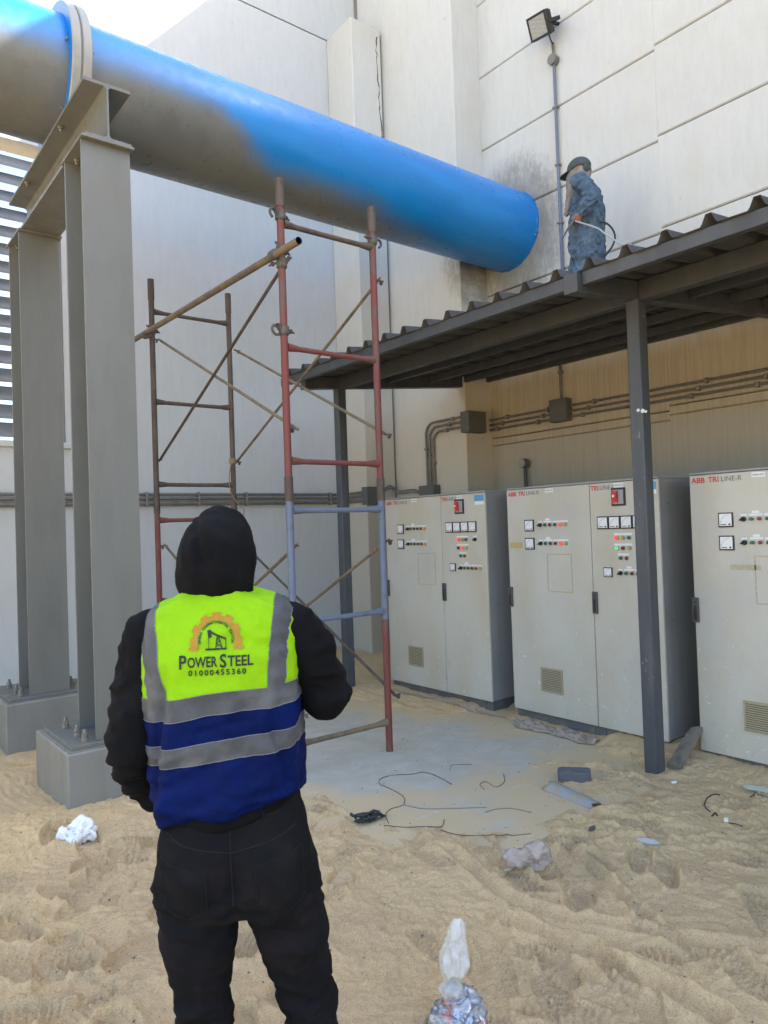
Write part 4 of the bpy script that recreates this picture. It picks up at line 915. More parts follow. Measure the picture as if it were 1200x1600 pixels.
# wires
WIRE = simple('dark_wire', (0.10, 0.086, 0.062, 1), 0.85, 0, (0.27, 0.21, 0.135, 1), 14); TWINE = simple('tan_twine', (0.22, 0.19, 0.14, 1), 0.9)
def wire(pix, r, name, label, mat=WIRE, cat='wire', n=8):
    pts = [];
    for q in pix:
        p = gp(q[0], q[1]); pts.append((p[0], p[1], ground_z(p[0], p[1]) + r * 0.7 + (q[2] if len(q) > 2 else 0)))
    P = smooth_path(pts, n); P = [np.array([p[0], p[1], max(p[2], ground_z(p[0], p[1]) + r * 0.5)]) for p in P]
    o = MB().tube(P, r, 6).build(name, mat); c = Vector(P[0])
    for vv in o.data.vertices: vv.co -= c
    o.location = c; return tag(o, label, cat)
wire([(607, 1287), (603, 1273), (612, 1264), (630, 1258), (630, 1245), (608, 1232), (594, 1226), (594, 1218), (612, 1212), (645, 1210), (660, 1207), (680, 1212), (706, 1226)], 0.0028, 'loose_wire', 'thin dark wire curling in a loop across the concrete slab')
wire([(600, 1291), (630, 1293), (665, 1299), (690, 1292), (694, 1281)], 0.003, 'loose_wire', 'short dark wire trailing right from the black knotted tangle')
wire([(688, 1300), (720, 1311), (760, 1310), (800, 1306), (830, 1303)], 0.0024, 'loose_wire', 'thin dark wire lying straight across the sand right of the tangle')
wire([(630, 1258), (660, 1264), (700, 1264), (760, 1262)], 0.0028, 'loose_twine', 'thin tan twine stretched over sandy slab edge', TWINE, 'twine')
wire([(703, 1204), (706, 1196), (725, 1195), (738, 1195)], 0.002, 'loose_wire', 'small hooked wire lying on the slab below the cabinets')
wire([(757, 1234), (750, 1226), (760, 1222), (775, 1230), (788, 1222), (787, 1210)], 0.0024, 'loose_wire', 'small curled wire at the sandy right edge of the slab')
wire([(758, 1270), (775, 1265), (800, 1264), (830, 1270)], 0.003, 'loose_twine', 'short frayed tan twine near the crumpled bag', TWINE, 'twine')
wire([(1125, 1245), (1108, 1248), (1101, 1256), (1103, 1266), (1110, 1270)], 0.0035, 'cable_offcut', 'black cable offcut bent in an arc on sand at right', BLACKP, 'cable')
wire([(1112, 1279), (1118, 1277), (1121, 1280)], 0.004, 'cable_offcut', 'tiny black cable end below the bent offcut', BLACKP, 'cable')
wire([(1135, 1288), (1148, 1290), (1161, 1293)], 0.003, 'steel_wire', 'short straight dark wire beside a white cap on sand', WIRE, 'wire')
wire([(1172, 1246), (1185, 1249), (1199, 1253)], 0.004, 'steel_wire', 'dark wire sticking out of sand at the right edge', WIRE, 'wire')
tg = MB(); rr = random.Random(12)
for k in range(9):
    P = []; a0 = rr.uniform(0, 6.3)
    for i in range(5): P.append((rr.uniform(-.09, .10), rr.uniform(-.055, .06), 0.012 + rr.uniform(0, .05) * math.sin(math.pi * i / 4)))
    tg.tube(smooth_path(P, 6), rr.uniform(0.004, 0.009), 6)
o = tg.build('wire_tangle', simple('black_rag_rope', (0.035, 0.042, 0.04, 1), 0.9)); g0 = gp(575, 1283); o.location = (g0[0], g0[1], ground_z(*g0[:2])); tag(o, 'black knotted tangle of rope and wire on sandy slab', 'rope tangle')
o['kind'] = 'stuff'
def bit(q, name, label, cat, mat, L_, r, rz):
    g_ = gp(*q); o = MB().tube([(-L_ / 2, 0, r), (-L_ / 2 * 0.98, 0, r), (L_ / 2 * 0.98, 0, r), (L_ / 2, 0, r)], [r * 0.8, r, r, r * 0.8], 10).build(name, mat); o.location = (g_[0], g_[1], ground_z(*g_[:2]) - r * 0.3); o.rotation_euler[2] = rz; tag(o, label, cat)
bit((1163, 1491), 'cigarette_end', 'white cigarette end on the sand near the right edge', 'cigarette end', LABELW, 0.028, 0.005, -0.9)
bit((1135, 1291), 'bottle_top', 'small white bottle cap beside the short straight wire', 'cap', LABELW, 0.022, 0.012, 0.4)
bit((1053, 1227), 'white_chip', 'small white chip on the sand under the front post', 'chip', LABELW, 0.035, 0.008, -0.4)
def chip(q, name, label, mat, sx, sy, rz, h=0.008, tilt=0.1):
    g_ = gp(*q); rr = random.Random(int(q[0])); n = 8; poly = [(sx * (0.75 + 0.35 * rr.random()) * math.cos(2 * math.pi * k / n), sy * (0.75 + 0.35 * rr.random()) * math.sin(2 * math.pi * k / n)) for k in range(n)]
    o = MB().prism(poly, 2, 0, h).build(name, mat, bev=0.001); o.location = (g_[0], g_[1], ground_z(*g_[:2]) + 0.001); o.rotation_euler = (tilt, tilt * 0.5, rz); tag(o, label, 'fragment')
chip((1013, 1322), 'plastic_fragment', 'pale grey plastic fragment in a sand hollow left of right edge', simple('pale_chip', (0.5, 0.52, 0.5, 1), 0.6), 0.055, 0.028, -1.1)
chip((1185, 1241), 'glass_fragment', 'pale green broken shard on sand at the right edge', simple('green_chip', (0.42, 0.50, 0.42, 1), 0.4), 0.10, 0.03, -1.15)
chip((818, 1326), 'paper_chip', 'tiny torn buff chip behind the crumpled bag', simple('buff_chip', (0.55, 0.48, 0.36, 1), 0.8), 0.02, 0.012, 0.3)
chip((795, 1365), 'pale_shard', 'thin pale shard just left of the crumpled bag', simple('pale_shard', (0.6, 0.57, 0.5, 1), 0.7), 0.04, 0.012, 0.0)
chip((926, 1310), 'dark_stone', 'small dark stone on sand below the broken cladding', simple('dark_stone', (0.10, 0.09, 0.07, 1), 0.9), 0.035, 0.014, 0.2, 0.015)
# scattered pebbles and grains: nobody could count them
pb = MB(); rr = random.Random(21)
for k in range(900):
    x, y = rr.uniform(0.2, 4.6), rr.uniform(0.8, 4.8); r = rr.choice([0.002, 0.0025, 0.003, 0.004, 0.006]) * rr.uniform(0.7, 1.2); zc = ground_z(x, y) + r * 0.2
    vv = [(x + r * math.cos(a), y + r * 0.8 * math.sin(a), zc) for a in (0, 1.3, 2.5, 3.8, 5.1)] + [(x, y, zc + r * 0.8), (x, y, zc - r)]
    pb.add(vv, [(i, (i + 1) % 5, 5) for i in range(5)] + [((i + 1) % 5, i, 6) for i in range(5)])
pb.build('pebbles', simple('pebble_mix', (0.16, 0.12, 0.09, 1), 0.9, 0, (0.45, 0.38, 0.3, 1), 9), kind='stuff')
#@@PEOPLE
# =================================================================== PEOPLE
class Body:
    """union of tapered limbs blended smoothly, sampled on a grid"""
    def __init__(s, prims): s.p = prims
    def __call__(s, G):
        V = np.full(G.shape[:3], 0.2); ax = [G[:, 0, 0, 0], G[0, :, 0, 1], G[0, 0, :, 2]]
        for pr in s.p:
            kind, k = pr[0], pr[-1]; mg = 0.05 + k
            if kind == 'c': a, b = np.array(pr[1], float), np.array(pr[2], float); r = max(pr[3], pr[4]); lo, hi = np.minimum(a, b) - r - mg, np.maximum(a, b) + r + mg
            elif kind == 'e': a = np.array(pr[1], float); r = np.array(pr[2], float); lo, hi = a - r - mg, a + r + mg
            else:
                T = np.array(pr[1], float); lo = np.array([(T[:, 1] - T[:, 3]).min(), (T[:, 2] - T[:, 4]).min(), T[0, 0]]) - mg; hi = np.array([(T[:, 1] + T[:, 3]).max(), (T[:, 2] + T[:, 4]).max(), T[-1, 0]]) + mg
            sl = tuple(slice(int(np.searchsorted(ax[i], lo[i])), int(np.searchsorted(ax[i], hi[i]))) for i in range(3)); Q = G[sl]
            if Q.size == 0: continue
            d = cone(Q, a, b, pr[3], pr[4]) if kind == 'c' else ell(Q, pr[1], pr[2]) if kind == 'e' else stack(Q, pr[1])
            V[sl] = smin(V[sl], d, k) if k > 0 else np.minimum(V[sl], d)
        return V
def limb(pts, rs, k=0.03): return [('c', pts[i], pts[i + 1], rs[i], rs[i + 1], k) for i in range(len(pts) - 1)]
def hand_prims(wr, fwd, nrm_, thumb_side, curl=0.6, sc_=1.0):
    """palm, four unequal bent fingers and a thumb leaving the side of the palm"""
    f = np.array(fwd, float); f /= np.linalg.norm(f); n = np.array(nrm_, float); n -= f * (n @ f); n /= np.linalg.norm(n); t = np.cross(n, f) * thumb_side
    wr = np.array(wr, float); W = lambda u, v, h: wr + sc_ * (f * u + t * v + n * h)
    P = [('c', W(0, 0, 0), W(0.03, 0, 0), 0.026, 0.028, 0.012)]
    for v in (-0.027, -0.009, 0.009, 0.027): P.append(('c', W(0.03, v * 0.7, 0), W(0.085, v, 0), 0.016, 0.0125, 0.010))
    for v, L, in zip((-0.028, -0.0095, 0.0095, 0.028), (0.062, 0.08, 0.086, 0.076)):
        p = W(0.085, v, 0); a = 0.0; r = 0.0095
        for q, l in enumerate((0.45, 0.32, 0.23)):
            a += curl * (0.9, 1.1, 0.7)[q]; p2 = p + sc_ * L * l * (f * math.cos(a) - n * math.sin(a)); P.append(('c', p, p2, r, r * 0.92, 0.003)); p = p2; r *= 0.92
    p = W(0.02, 0.026, -0.004); p2 = W(0.052, 0.052, -0.018); p3 = W(0.082, 0.052, -0.036)
    return P + [('c', p, p2, 0.0135, 0.011, 0.008), ('c', p2, p3, 0.0108, 0.0092, 0.004)]
def cloth(name, base, hi, sc_=60, rough=0.85, bst=0.25, sheen=0.0, spec=0.15):
    n = NT(name); p = n.obj()
    c = n.mix(n.rng(n.noise(p, 9, 5, 0.65), 0.42, 0.75), base, hi)
    b = n.bump(n.noise(p, sc_ * 8, 2), 0.10, 0.001); b = n.bump(n.noise(p, 26, 5, 0.6), bst, 0.008, b)
    return n.fin(c, rough, 0.0, b, spec, Sheen_Weight=sheen)
SKIN = simple('skin', (0.36, 0.22, 0.15, 1), 0.5)
HOODM = cloth('black_fleece', (0.0050, 0.0050, 0.0058, 1), (0.0100, 0.0100, 0.0116, 1), 60, 0.9, 0.4, 0.0, 0.12)
JEANM = cloth('washed_black_denim', (0.0075, 0.0082, 0.0096, 1), (0.0155, 0.0125, 0.0145, 1), 120, 0.9, 0.4, 0, 0.1)
STITCH = simple('denim_seam', (0.0035, 0.0035, 0.004, 1), 0.95)
YEL = cloth('fluorescent_yellow', (0.245, 0.50, 0.004, 1), (0.215, 0.445, 0.004, 1), 90, 0.7, 0.55)
NAVY = cloth('royal_blue_vest', (0.0007, 0.0065, 0.056, 1), (0.0012, 0.010, 0.085, 1), 90, 0.7, 0.6, 0, 0.09)
REFL = cloth('reflective_grey_tape', (0.072, 0.077, 0.083, 1), (0.120, 0.123, 0.124, 1), 140, 0.5, 0.3)
PRINTK = simple('print_black', (0.010, 0.018, 0.012, 1), 0.7); PRINTO = simple('print_orange', (0.38, 0.19, 0.008, 1), 0.7, 0, (0.33, 0.20, 0.01, 1), 60)
HAIR = simple('dark_hair', (0.012, 0.009, 0.007, 1), 0.6)
pm = gp(356, 1290, 1.0); dirv = pm[:2] / np.linalg.norm(pm[:2])
dm = CF[:2] / np.linalg.norm(CF[:2]); rayv = (pm - CP); pos2 = CP + rayv / (rayv @ CF) * 1.85
FACE = math.atan2(rayv[1], rayv[0]) - RAD(8)
man = thing('person', 'person seen from behind in black hood, yellow and blue safety vest and dark jeans', 'person', (pos2[0], pos2[1], 0.02), FACE - math.pi / 2)
SL, EL, WL = (-0.172, 0.0, 1.420), (-0.224, -0.035, 1.165), (-0.160, 0.115, 0.985)
SR, ER, WR = (0.172, 0.0, 1.425), (0.256, 0.03, 1.250), (0.085, 0.27, 1.315)
KL, AL, KR, AR = (-0.078, 0.03, 0.47), (-0.085, -0.01, 0.09), (0.185, 0.05, 0.47), (0.245, 0.02, 0.09)
HC = np.array([-0.004, 0.030, 1.620])
body = [('e', HC, (0.072, 0.092, 0.108), 0.02), ('c', HC + [0.005, 0.09, -0.02], HC + [0.006, 0.112, -0.035], 0.012, 0.015, 0.012), ('c', HC + [0, 0.06, -0.09], HC + [0.004, 0.085, -0.085], 0.035, 0.024, 0.02),
        ('c', HC + [-0.02, 0.088, -0.066], HC + [0.026, 0.088, -0.066], 0.008, 0.008, 0.006), ('c', HC + [-0.045, 0.078, 0.022], HC + [0.048, 0.078, 0.022], 0.010, 0.010, 0.012), ('e', HC + [-0.073, 0.0, -0.01], (0.010, 0.02, 0.032), 0.006), ('e', HC + [0.073, 0, -0.01], (0.010, 0.02, 0.032), 0.006),
        ('c', (-0.005, 0.0, 1.46), (-0.01, 0.012, 1.56), 0.062, 0.056, 0.03), ('s', [(0.80, 0.022, 0, 0.15, 0.10), (0.95, 0.015, 0, 0.145, 0.095), (1.1, 0.0, 0, 0.145, 0.095), (1.3, 0, -0.01, 0.165, 0.105), (1.42, 0, -0.01, 0.165, 0.095), (1.48, 0, 0, 0.12, 0.07)], 0.03)]
body += limb([SL, EL, WL], [0.052, 0.043, 0.030]) + limb([SR, ER, WR], [0.052, 0.043, 0.030]) + limb([(-0.075, 0, 0.84), KL, AL], [0.07, 0.040, 0.035]) + limb([(0.118, 0, 0.84), (0.155, 0.015, 0.66), KR, AR], [0.07, 0.055, 0.040, 0.035])
body += limb([AL, (-0.09, 0.13, 0.06)], [0.042, 0.035]) + limb([AR, (0.275, 0.155, 0.06)], [0.042, 0.035])
body += hand_prims(WL, (0.35, 0.75, -0.45), (-0.85, 0.3, -0.2), 1, 0.45) + hand_prims(WR, (-0.75, 0.35, 0.45), (0.2, 0.6, -0.75), 1, 0.7)
P, F = surfnet(Body(body), (-.42, -.22, 0.0), (.42, .48, 1.78), 0.0085, 1)
mesh_pf('body', P, F, SKIN, man)
for sx in (-1, 1):
    q = HC + np.array([0.004 + sx * 0.032, 0.083, 0.002]); e = MB(); e.tube([q + np.array([0, -0.008, 0]), q, q + np.array([0, 0.004, 0])], [0.011, 0.010, 0.002], 12); e.cur = 1; e.tube([q + np.array([0, 0.001, 0]), q + np.array([0, 0.005, 0])], [0.005, 0.004], 10); e.build('eye', [WHITEP, HAIR], man)
# --- hoodie
VT = [(a_, b_, c_, d_ * 0.965, e_) for a_, b_, c_, d_, e_ in [(0.985, 0.012, 0.0, 0.178, 0.135), (1.03, 0.010, 0, 0.196, 0.150), (1.10, 0.006, 0, 0.201, 0.150), (1.25, 0.0, -0.008, 0.200, 0.146), (1.38, 0, -0.016, 0.198, 0.142), (1.45, 0, -0.012, 0.192, 0.128), (1.50, 0, -0.006, 0.184, 0.108), (1.60, 0, 0.005, 0.17, 0.07)]]
def vest_core(P, inf=0.0):
    s = stack(P, VT, 2.5) - inf
    top = (P[..., 2] - (1.563 + inf - 0.34 * np.abs(P[..., 0]) - 0.9 * np.maximum(np.abs(P[..., 0]) - 0.17, 0))) * 0.93
    return smax(s, top, 0.035)
def hoodie(G):
    arms = Body(limb([SL, (-0.203, -0.012, 1.32), EL, (-0.225, 0.03, 1.08), WL, (-0.150, 0.135, 0.965)], [0.073, 0.066, 0.060, 0.056, 0.046, 0.036], 0.02) + limb([SR, (0.226, 0.01, 1.35), ER, (0.18, 0.16, 1.285), WR], [0.073, 0.068, 0.064, 0.058, 0.044], 0.02)
                + [('c', (-0.20, 0.06, 1.025), (-0.175, 0.095, 1.0), 0.056, 0.052, 0.008), ('s', [(0.955, 0.014, 0, 0.165, 0.118), (0.99, 0.014, 0, 0.175, 0.125), (1.04, 0.01, 0, 0.172, 0.12), (1.10, 0.0, 0, 0.15, 0.1)], 0.02)])(G)
    tor = vest_core(G, -0.024)
    hc = HC + [0.0, -0.012, 0.005]
    outer = smin(ell(G, hc, (0.094, 0.128, 0.126)), ell(G, hc + [0.0, -0.055, -0.030], (0.080, 0.078, 0.100)), 0.04)
    drape = Body([('c', (-0.008, 0.015, 1.60), (-0.004, 0.02, 1.50), 0.086, 0.084, 0.02), ('e', (-0.068, 0.0, 1.555), (0.038, 0.06, 0.045), 0.02)])(G)
    hood = smin(outer, drape, 0.035)
    inner = smin(ell(G, hc + [0.0, 0.02, -0.005], (0.085, 0.108, 0.112)), cone(G, hc + np.array([0.004, 0.05, -0.015]), hc + np.array([0.008, 0.22, -0.03]), 0.075, 0.085), 0.02)
    hood = smax(hood, -inner, 0.012)
    return smin(smin(arms, tor, 0.03), hood, 0.02)
P, F = surfnet(hoodie, (-.36, -.24, 0.92), (.38, .40, 1.80), 0.0085, 2)
N = vnormals(P, F); q = P + 0.05 * np.stack([pn(P * 5, 61), pn(P * 5, 62), pn(P * 5, 63)], -1)
arm = sstep(0.19, 0.24, np.abs(P[:, 0])) + sstep(0.05, 0.12, P[:, 1]) * (P[:, 2] < 1.45); low = sstep(1.25, 1.0, P[:, 2]) * (P[:, 0] < -0.12)
D = (0.019 * (0.2 - np.abs(pn(q * np.array([8, 8, 13]), 64))) + 0.010 * (0.18 - np.abs(pn(q * np.array([16, 16, 26]), 68)))) * (0.35 + np.clip(arm, 0, 1)) + 0.013 * low * np.sin(P[:, 2] * 130 + 4 * pn(P * 9, 65)) * 0.5
hd = P[:, 2] > 1.5
# creases of the hood: seam from the crown and soft diagonal folds
xr = P[:, 0] - HC[0]; crease = np.exp(-((xr + 0.042 + 0.25 * (P[:, 2] - 1.68)) / 0.012) ** 2) * sstep(1.56, 1.62, P[:, 2]) * sstep(1.755, 1.70, P[:, 2]) * (P[:, 1] < 0.04)
D = np.where(hd, 0.009 * pn(q * np.array([9, 9, 6]), 66) + 0.010 * (0.2 - np.abs(pn(q * np.array([16, 16, 9]), 67))) - 0.010 * crease, D)
P = P + N * D[:, None]; P[:, 2] += 0.30 * np.clip(P[:, 0], 0, 0.2) * sstep(1.08, 0.98, P[:, 2]) * (np.abs(P[:, 1]) < 0.2)
hoodie_o = mesh_pf('hoodie', P, F, HOODM, man)
# --- safety vest: one shell cut crisply into panels and reflective tape
P, F = surfnet(lambda G: smax(vest_core(G, 0.0), smax(np.abs(G[..., 0] - 0.004) - 0.212, 0.992 - G[..., 2] + 0.012 * np.sin(G[..., 0] * 9), 0.012), 0.012), (-.25, -.20, 0.96), (.26, .20, 1.60), 0.0075, 2)
Zb = [1.300, 1.250, 1.190, 1.143]
bm = bmesh.new(); vv = [bm.verts.new(p) for p in P.tolist()]
for f_ in F.tolist():
    try: bm.faces.new([vv[i] for i in f_])
    except ValueError: pass
def cut(co, no): bmesh.ops.bisect_plane(bm, geom=list(bm.verts) + list(bm.edges) + list(bm.faces), dist=1e-5, plane_co=co, plane_no=no)
for z_ in Zb: cut((0, 0, z_), (0, 0, 1))
straps = [((-0.166, 1.50), (-0.140, 1.28), 0.0205), ((0.160, 1.52), (0.138, 1.28), 0.0205)]
def strap_x(s_, z_): (xa, za), (xb, zb), w_ = s_; return xa + (xb - xa) * (z_ - za) / (zb - za)
for s_ in straps:
    (xa, za), (xb, zb), w_ = s_; no = Vector((za - zb, 0, -(xa - xb))).normalized()
    for e in (-w_, w_): cut((xa + e, 0, za), no)
bmesh.ops.recalc_face_normals(bm, faces=bm.faces)
bm.verts.ensure_lookup_table(); bm.normal_update()
VC = np.array([v.co[:] for v in bm.verts]); VN = np.array([v.normal[:] for v in bm.verts])
q = VC + 0.06 * np.stack([pn(VC * 4, 71), pn(VC * 4, 72), pn(VC * 4, 73)], -1)
back = (VC[:, 1] < 0.02).astype(float)
lowr = sstep(1.36, 1.1, VC[:, 2])
D = 0.030 * (0.2 - np.abs(pn(q * np.array([7, 7, 3.0]), 74))) * (0.15 + 0.85 * lowr) + 0.012 * (0.2 - np.abs(pn(q * np.array([10, 10, 22]), 75))) + 0.012 * pn(q * np.array([4, 4, 5]), 76) + 0.006 * (0.2 - np.abs(pn(q * np.array([28, 28, 20]) + 3 * VC[:, [0]], 77)))
fx = -0.128 - 0.14 * (1.30 - VC[:, 2]); D = D - 0.016 * back * np.exp(-((VC[:, 0] - fx) / 0.011) ** 2) * sstep(1.40, 1.28, VC[:, 2]) + 0.008 * back * np.exp(-((VC[:, 0] - fx - 0.03) / 0.018) ** 2) * sstep(1.40, 1.25, VC[:, 2])
fx2 = 0.13 + 0.25 * (1.2 - VC[:, 2]); D = D - 0.012 * back * np.exp(-((VC[:, 0] - fx2) / 0.010) ** 2) * sstep(1.26, 1.18, VC[:, 2]) * sstep(1.02, 1.06, VC[:, 2])
D = D - 0.008 * back * np.exp(-((VC[:, 2] - 1.222 - 0.10 * VC[:, 0] + 0.3 * (VC[:, 0] + .02) ** 2) / 0.006) ** 2) * sstep(0.14, 0.05, np.abs(VC[:, 0] - 0.01)) * 0.6
D = D + 0.006 * back * sstep(1.08, 1.02, VC[:, 2]) * np.sin(VC[:, 0] * 38 + 1)
wave = 0.010 * pn(np.stack([VC[:, 0] * 7, VC[:, 1] * 3, VC[:, 2] * 4], -1), 78)
ADJ = {}
def region(c):
    x, z_ = c.x, c.z
    if z_ > Zb[0]:
        for i, s_ in enumerate(straps):
            if abs(x - strap_x(s_, z_)) < 0.0196 * 1.01: return 'strap%d' % i
        return 'yoke'
    if z_ > Zb[1]: return 'band0'
    if z_ > Zb[2]: return 'mid'
    if z_ > Zb[3]: return 'band1'
    return 'skirt'
groups_ = {}
for f_ in bm.faces: groups_.setdefault(region(f_.calc_center_median()), []).append([v.index for v in f_.verts])
edge_pairs = []
for e in bm.edges:
    if len(e.link_faces) == 2:
        ra, rb = region(e.link_faces[0].calc_center_median()), region(e.link_faces[1].calc_center_median())
        if ra != rb and (ra[:4] in ('band', 'stra') or rb[:4] in ('band', 'stra')) and not (ra[:4] in ('band', 'stra') and rb[:4] in ('band', 'stra')): edge_pairs.append((e.verts[0].index, e.verts[1].index, tuple(sorted((ra, rb)))))
bm.free()
VD = VC + VN * D[:, None]; VD[:, 2] += wave + VC[:, 0] * (0.025 + 0.085 * sstep(1.50, 1.20, VC[:, 2]) - 0.045 * sstep(1.18, 1.04, VC[:, 2]))
vest = None
for key, name, mt, ex in (('skirt', 'safety_vest', NAVY, 0), ('mid', 'vest_panel', NAVY, 0.0), ('yoke', 'vest_yoke', YEL, 0.0), ('band0', 'reflective_strip', REFL, 0.0012), ('band1', 'reflective_strip', REFL, 0.0012), ('strap0', 'reflective_strip', REFL, 0.0012), ('strap1', 'reflective_strip', REFL, 0.0012)):
    fs = groups_[key]; used = sorted({i for f_ in fs for i in f_}); mp = {i: k for k, i in enumerate(used)}
    me = bpy.data.meshes.new(name); me.from_pydata([tuple(VD[i] + VN[i] * ex) for i in used], [], [tuple(mp[i] for i in f_) for f_ in fs]); me.materials.append(mt)
    me.polygons.foreach_set('use_smooth', [True] * len(me.polygons))
    o = link(name, me, man if vest is None else vest)
    if vest is None: vest = o
PIPING = simple('vest_piping', (0.16, 0.17, 0.175, 1), 0.7)
for key in sorted({e[2] for e in edge_pairs}):
    mbp = MB()
    for a, b, k in edge_pairs:
        if k == key: mbp.tube([VD[a] + VN[a] * 0.0012, VD[b] + VN[b] * 0.0012], 0.0011, 5, cap=False)
    mbp.build('piping', PIPING, vest, sharp=180)['kind'] = 'stuff'
allf = [f_ for k in groups_ for f_ in groups_[k]]
vbvh = BVHTree.FromPolygons([tuple(p + n_ * 0.0012) for p, n_ in zip(VD, VN)], [tuple(f_) for f_ in allf])
def onback(bvh, x, z_, off=0.0012):
    h = bvh.ray_cast(Vector((x, -1.0, z_)), Vector((0, 1, 0)))
    if h[0] is None: return (x, -0.15, z_)
    return tuple(h[0] + Vector((0, -off, 0)))
def printed(name, v2, f, mat, ox, oz, parent=None):
    """flat print laid on the cloth"""
    me = bpy.data.meshes.new(name); bmt = bmesh.new(); vs_ = [bmt.verts.new((p[0], 0, p[1])) for p in v2]
    for q_ in f:
        try: bmt.faces.new([vs_[i] for i in q_])
        except ValueError: pass
    bmesh.ops.triangulate(bmt, faces=bmt.faces)
    for _ in range(3):
        ed = [e for e in bmt.edges if e.calc_length() > 0.012]
        if not ed: break
        bmesh.ops.subdivide_edges(bmt, edges=ed, cuts=1)
    for v in bmt.verts: v.co = onback(vbvh, v.co.x + ox, v.co.z + oz)
    bmt.to_mesh(me); bmt.free(); me.materials.append(mat); return link(name, me, parent or vest)
LX, LZ = 0.006, 1.405
g = []; f_ = []
n = 96
for k in range(n + 1):
    a = RAD(-22 + 224 * k / n); ph = (k / n * 7) % 1.0
    ro2 = 0.0535 if not (0.18 < ph < 0.80) else 0.0605
    if k in (0, n): ro2 = 0.0535
    for r in (0.0430, 0.0480, ro2): g.append((r * math.cos(a), r * math.sin(a)))
for k in range(n):
    for j in range(2): f_.append((3 * k + j, 3 * k + j + 1, 3 * k + 4 + j, 3 * k + 3 + j))
o2 = len(g); g += [(0.040, -0.017), (0.064, -0.017), (0.064, -0.025), (0.042, -0.025), (-0.040, -0.017), (-0.064, -0.017), (-0.064, -0.025), (-0.042, -0.025)]; f_ += [(o2, o2 + 1, o2 + 2, o2 + 3), (o2 + 4, o2 + 5, o2 + 6, o2 + 7)]
printed('gear_emblem', g, f_, PRINTO, LX, LZ + 0.024)
arc_txt = 'GENERAL CONTRACTING&STEEL SOLUTION'; V2, F2 = [], []
for i, ch_ in enumerate(arc_txt):
    if ch_ == ' ': continue
    a = RAD(192 - 204 * i / (len(arc_txt) - 1)); v, f0 = text_mesh(ch_, 0.0080, 0.0002, 'CENTER'); oo = len(V2)
    for p in v:
        rr2 = 0.0355 + p[1]; ta = a - p[0] / 0.038; V2.append((rr2 * math.cos(ta), rr2 * math.sin(ta)))
    F2 += [tuple(j + oo for j in q_) for q_ in f0]
printed('lettering', V2, F2, PRINTK, LX, LZ + 0.024)
def bar(a, b, t):
    a, b = np.array(a), np.array(b); d = (b - a) / np.linalg.norm(b - a); nn_ = np.array([-d[1], d[0]]) * t / 2; return [tuple(a + nn_), tuple(b + nn_), tuple(b - nn_), tuple(a - nn_)]
pj = [bar((-0.026, 0.0), (0.022, 0.0), 0.004), bar((-0.016, 0.036), (0.020, 0.020), 0.004), bar((0.020, 0.021), (0.020, 0.0), 0.0018), bar((-0.0185, 0.03), (-0.0185, 0.0), 0.0014), bar((-0.019, 0.039), (-0.015, 0.024), 0.0085), bar((0.001, 0.026), (-0.003, 0.0), 0.002), bar((0.004, 0.026), (0.012, 0.0), 0.002),
      bar((-0.002, 0.006), (0.010, 0.009), 0.0016), bar((0.010, 0.004), (-0.001, 0.012), 0.0016), bar((0.0, 0.012), (0.008, 0.017), 0.0016), bar((0.008, 0.013), (0.001, 0.020), 0.0016), bar((0.001, 0.020), (0.006, 0.024), 0.0016)]
V2, F2 = [], []
for b_ in pj: F2.append(tuple(range(len(V2), len(V2) + 4))); V2 += [(q_[0] * 1.02 + 0.002, q_[1] * 1.12) for q_ in b_]
printed('pump_emblem', V2, F2, PRINTK, LX, LZ + 0.001)
def scaled_text(body, width, height, bold):
    v, f0 = text_mesh(body, 1.0, bold, 'LEFT'); v = np.array(v)[:, :2]; lo, hi = v.min(0), v.max(0); v = (v - lo) / (hi - lo) * np.array([width, height]); return v, f0
V2, F2 = [], []; cur = 0.0
for body_, wd_, h_ in (('P', 0.0185, 0.034), ('OWER', 0.0735, 0.0265), ('S', 0.0165, 0.034), ('TEEL', 0.063, 0.0265)):
    v, f0 = scaled_text(body_, wd_, h_, 0.022); oo = len(V2); V2 += [(p[0] + cur, p[1] + (0.001 if h_ < 0.03 else -0.002)) for p in v]; F2 += [tuple(j + oo for j in q_) for q_ in f0]; cur += wd_ + (0.0025 if body_ in 'PS' else 0.006)
printed('lettering', [((p[0] - cur / 2 + 0.003) * 0.94, p[1] * 0.94) for p in V2], F2, PRINTK, LX, LZ - 0.0405)
v, f0 = text_mesh('01000455360', 0.0185, 0.0005, 'CENTER', 1.35); printed('lettering', [(p[0], p[1]) for p in v], f0, PRINTK, LX + 0.002, LZ - 0.0585)
# --- jeans
def jeans(G):
    b = Body([('s', [(0.74, 0.022, 0, 0.15, 0.10), (0.80, 0.022, 0.0, 0.186, 0.118), (0.88, 0.022, 0.0, 0.192, 0.122), (0.96, 0.018, 0, 0.180, 0.115), (1.045, 0.014, 0, 0.163, 0.108)], 0.02), ('e', (-0.062, -0.062, 0.865), (0.098, 0.085, 0.115), 0.03), ('e', (0.105, -0.062, 0.865), (0.098, 0.085, 0.115), 0.03)]
             + limb([(-0.078, -0.008, 0.80), (-0.080, 0.005, 0.66), KL, (-0.084, -0.005, 0.30), AL], [0.108, 0.090, 0.068, 0.064, 0.060], 0.025) + limb([(0.118, -0.008, 0.80), (0.150, 0.015, 0.66), KR, (0.215, 0.015, 0.30), AR], [0.108, 0.090, 0.068, 0.064, 0.060], 0.025))(G)
    return b
P, F = surfnet(jeans, (-.26, -.22, 0.03), (.36, .22, 1.07), 0.0085, 2); N = vnormals(P, F)
q = P + 0.05 * np.stack([pn(P * 5, 81), pn(P * 5, 82), pn(P * 5, 83)], -1)
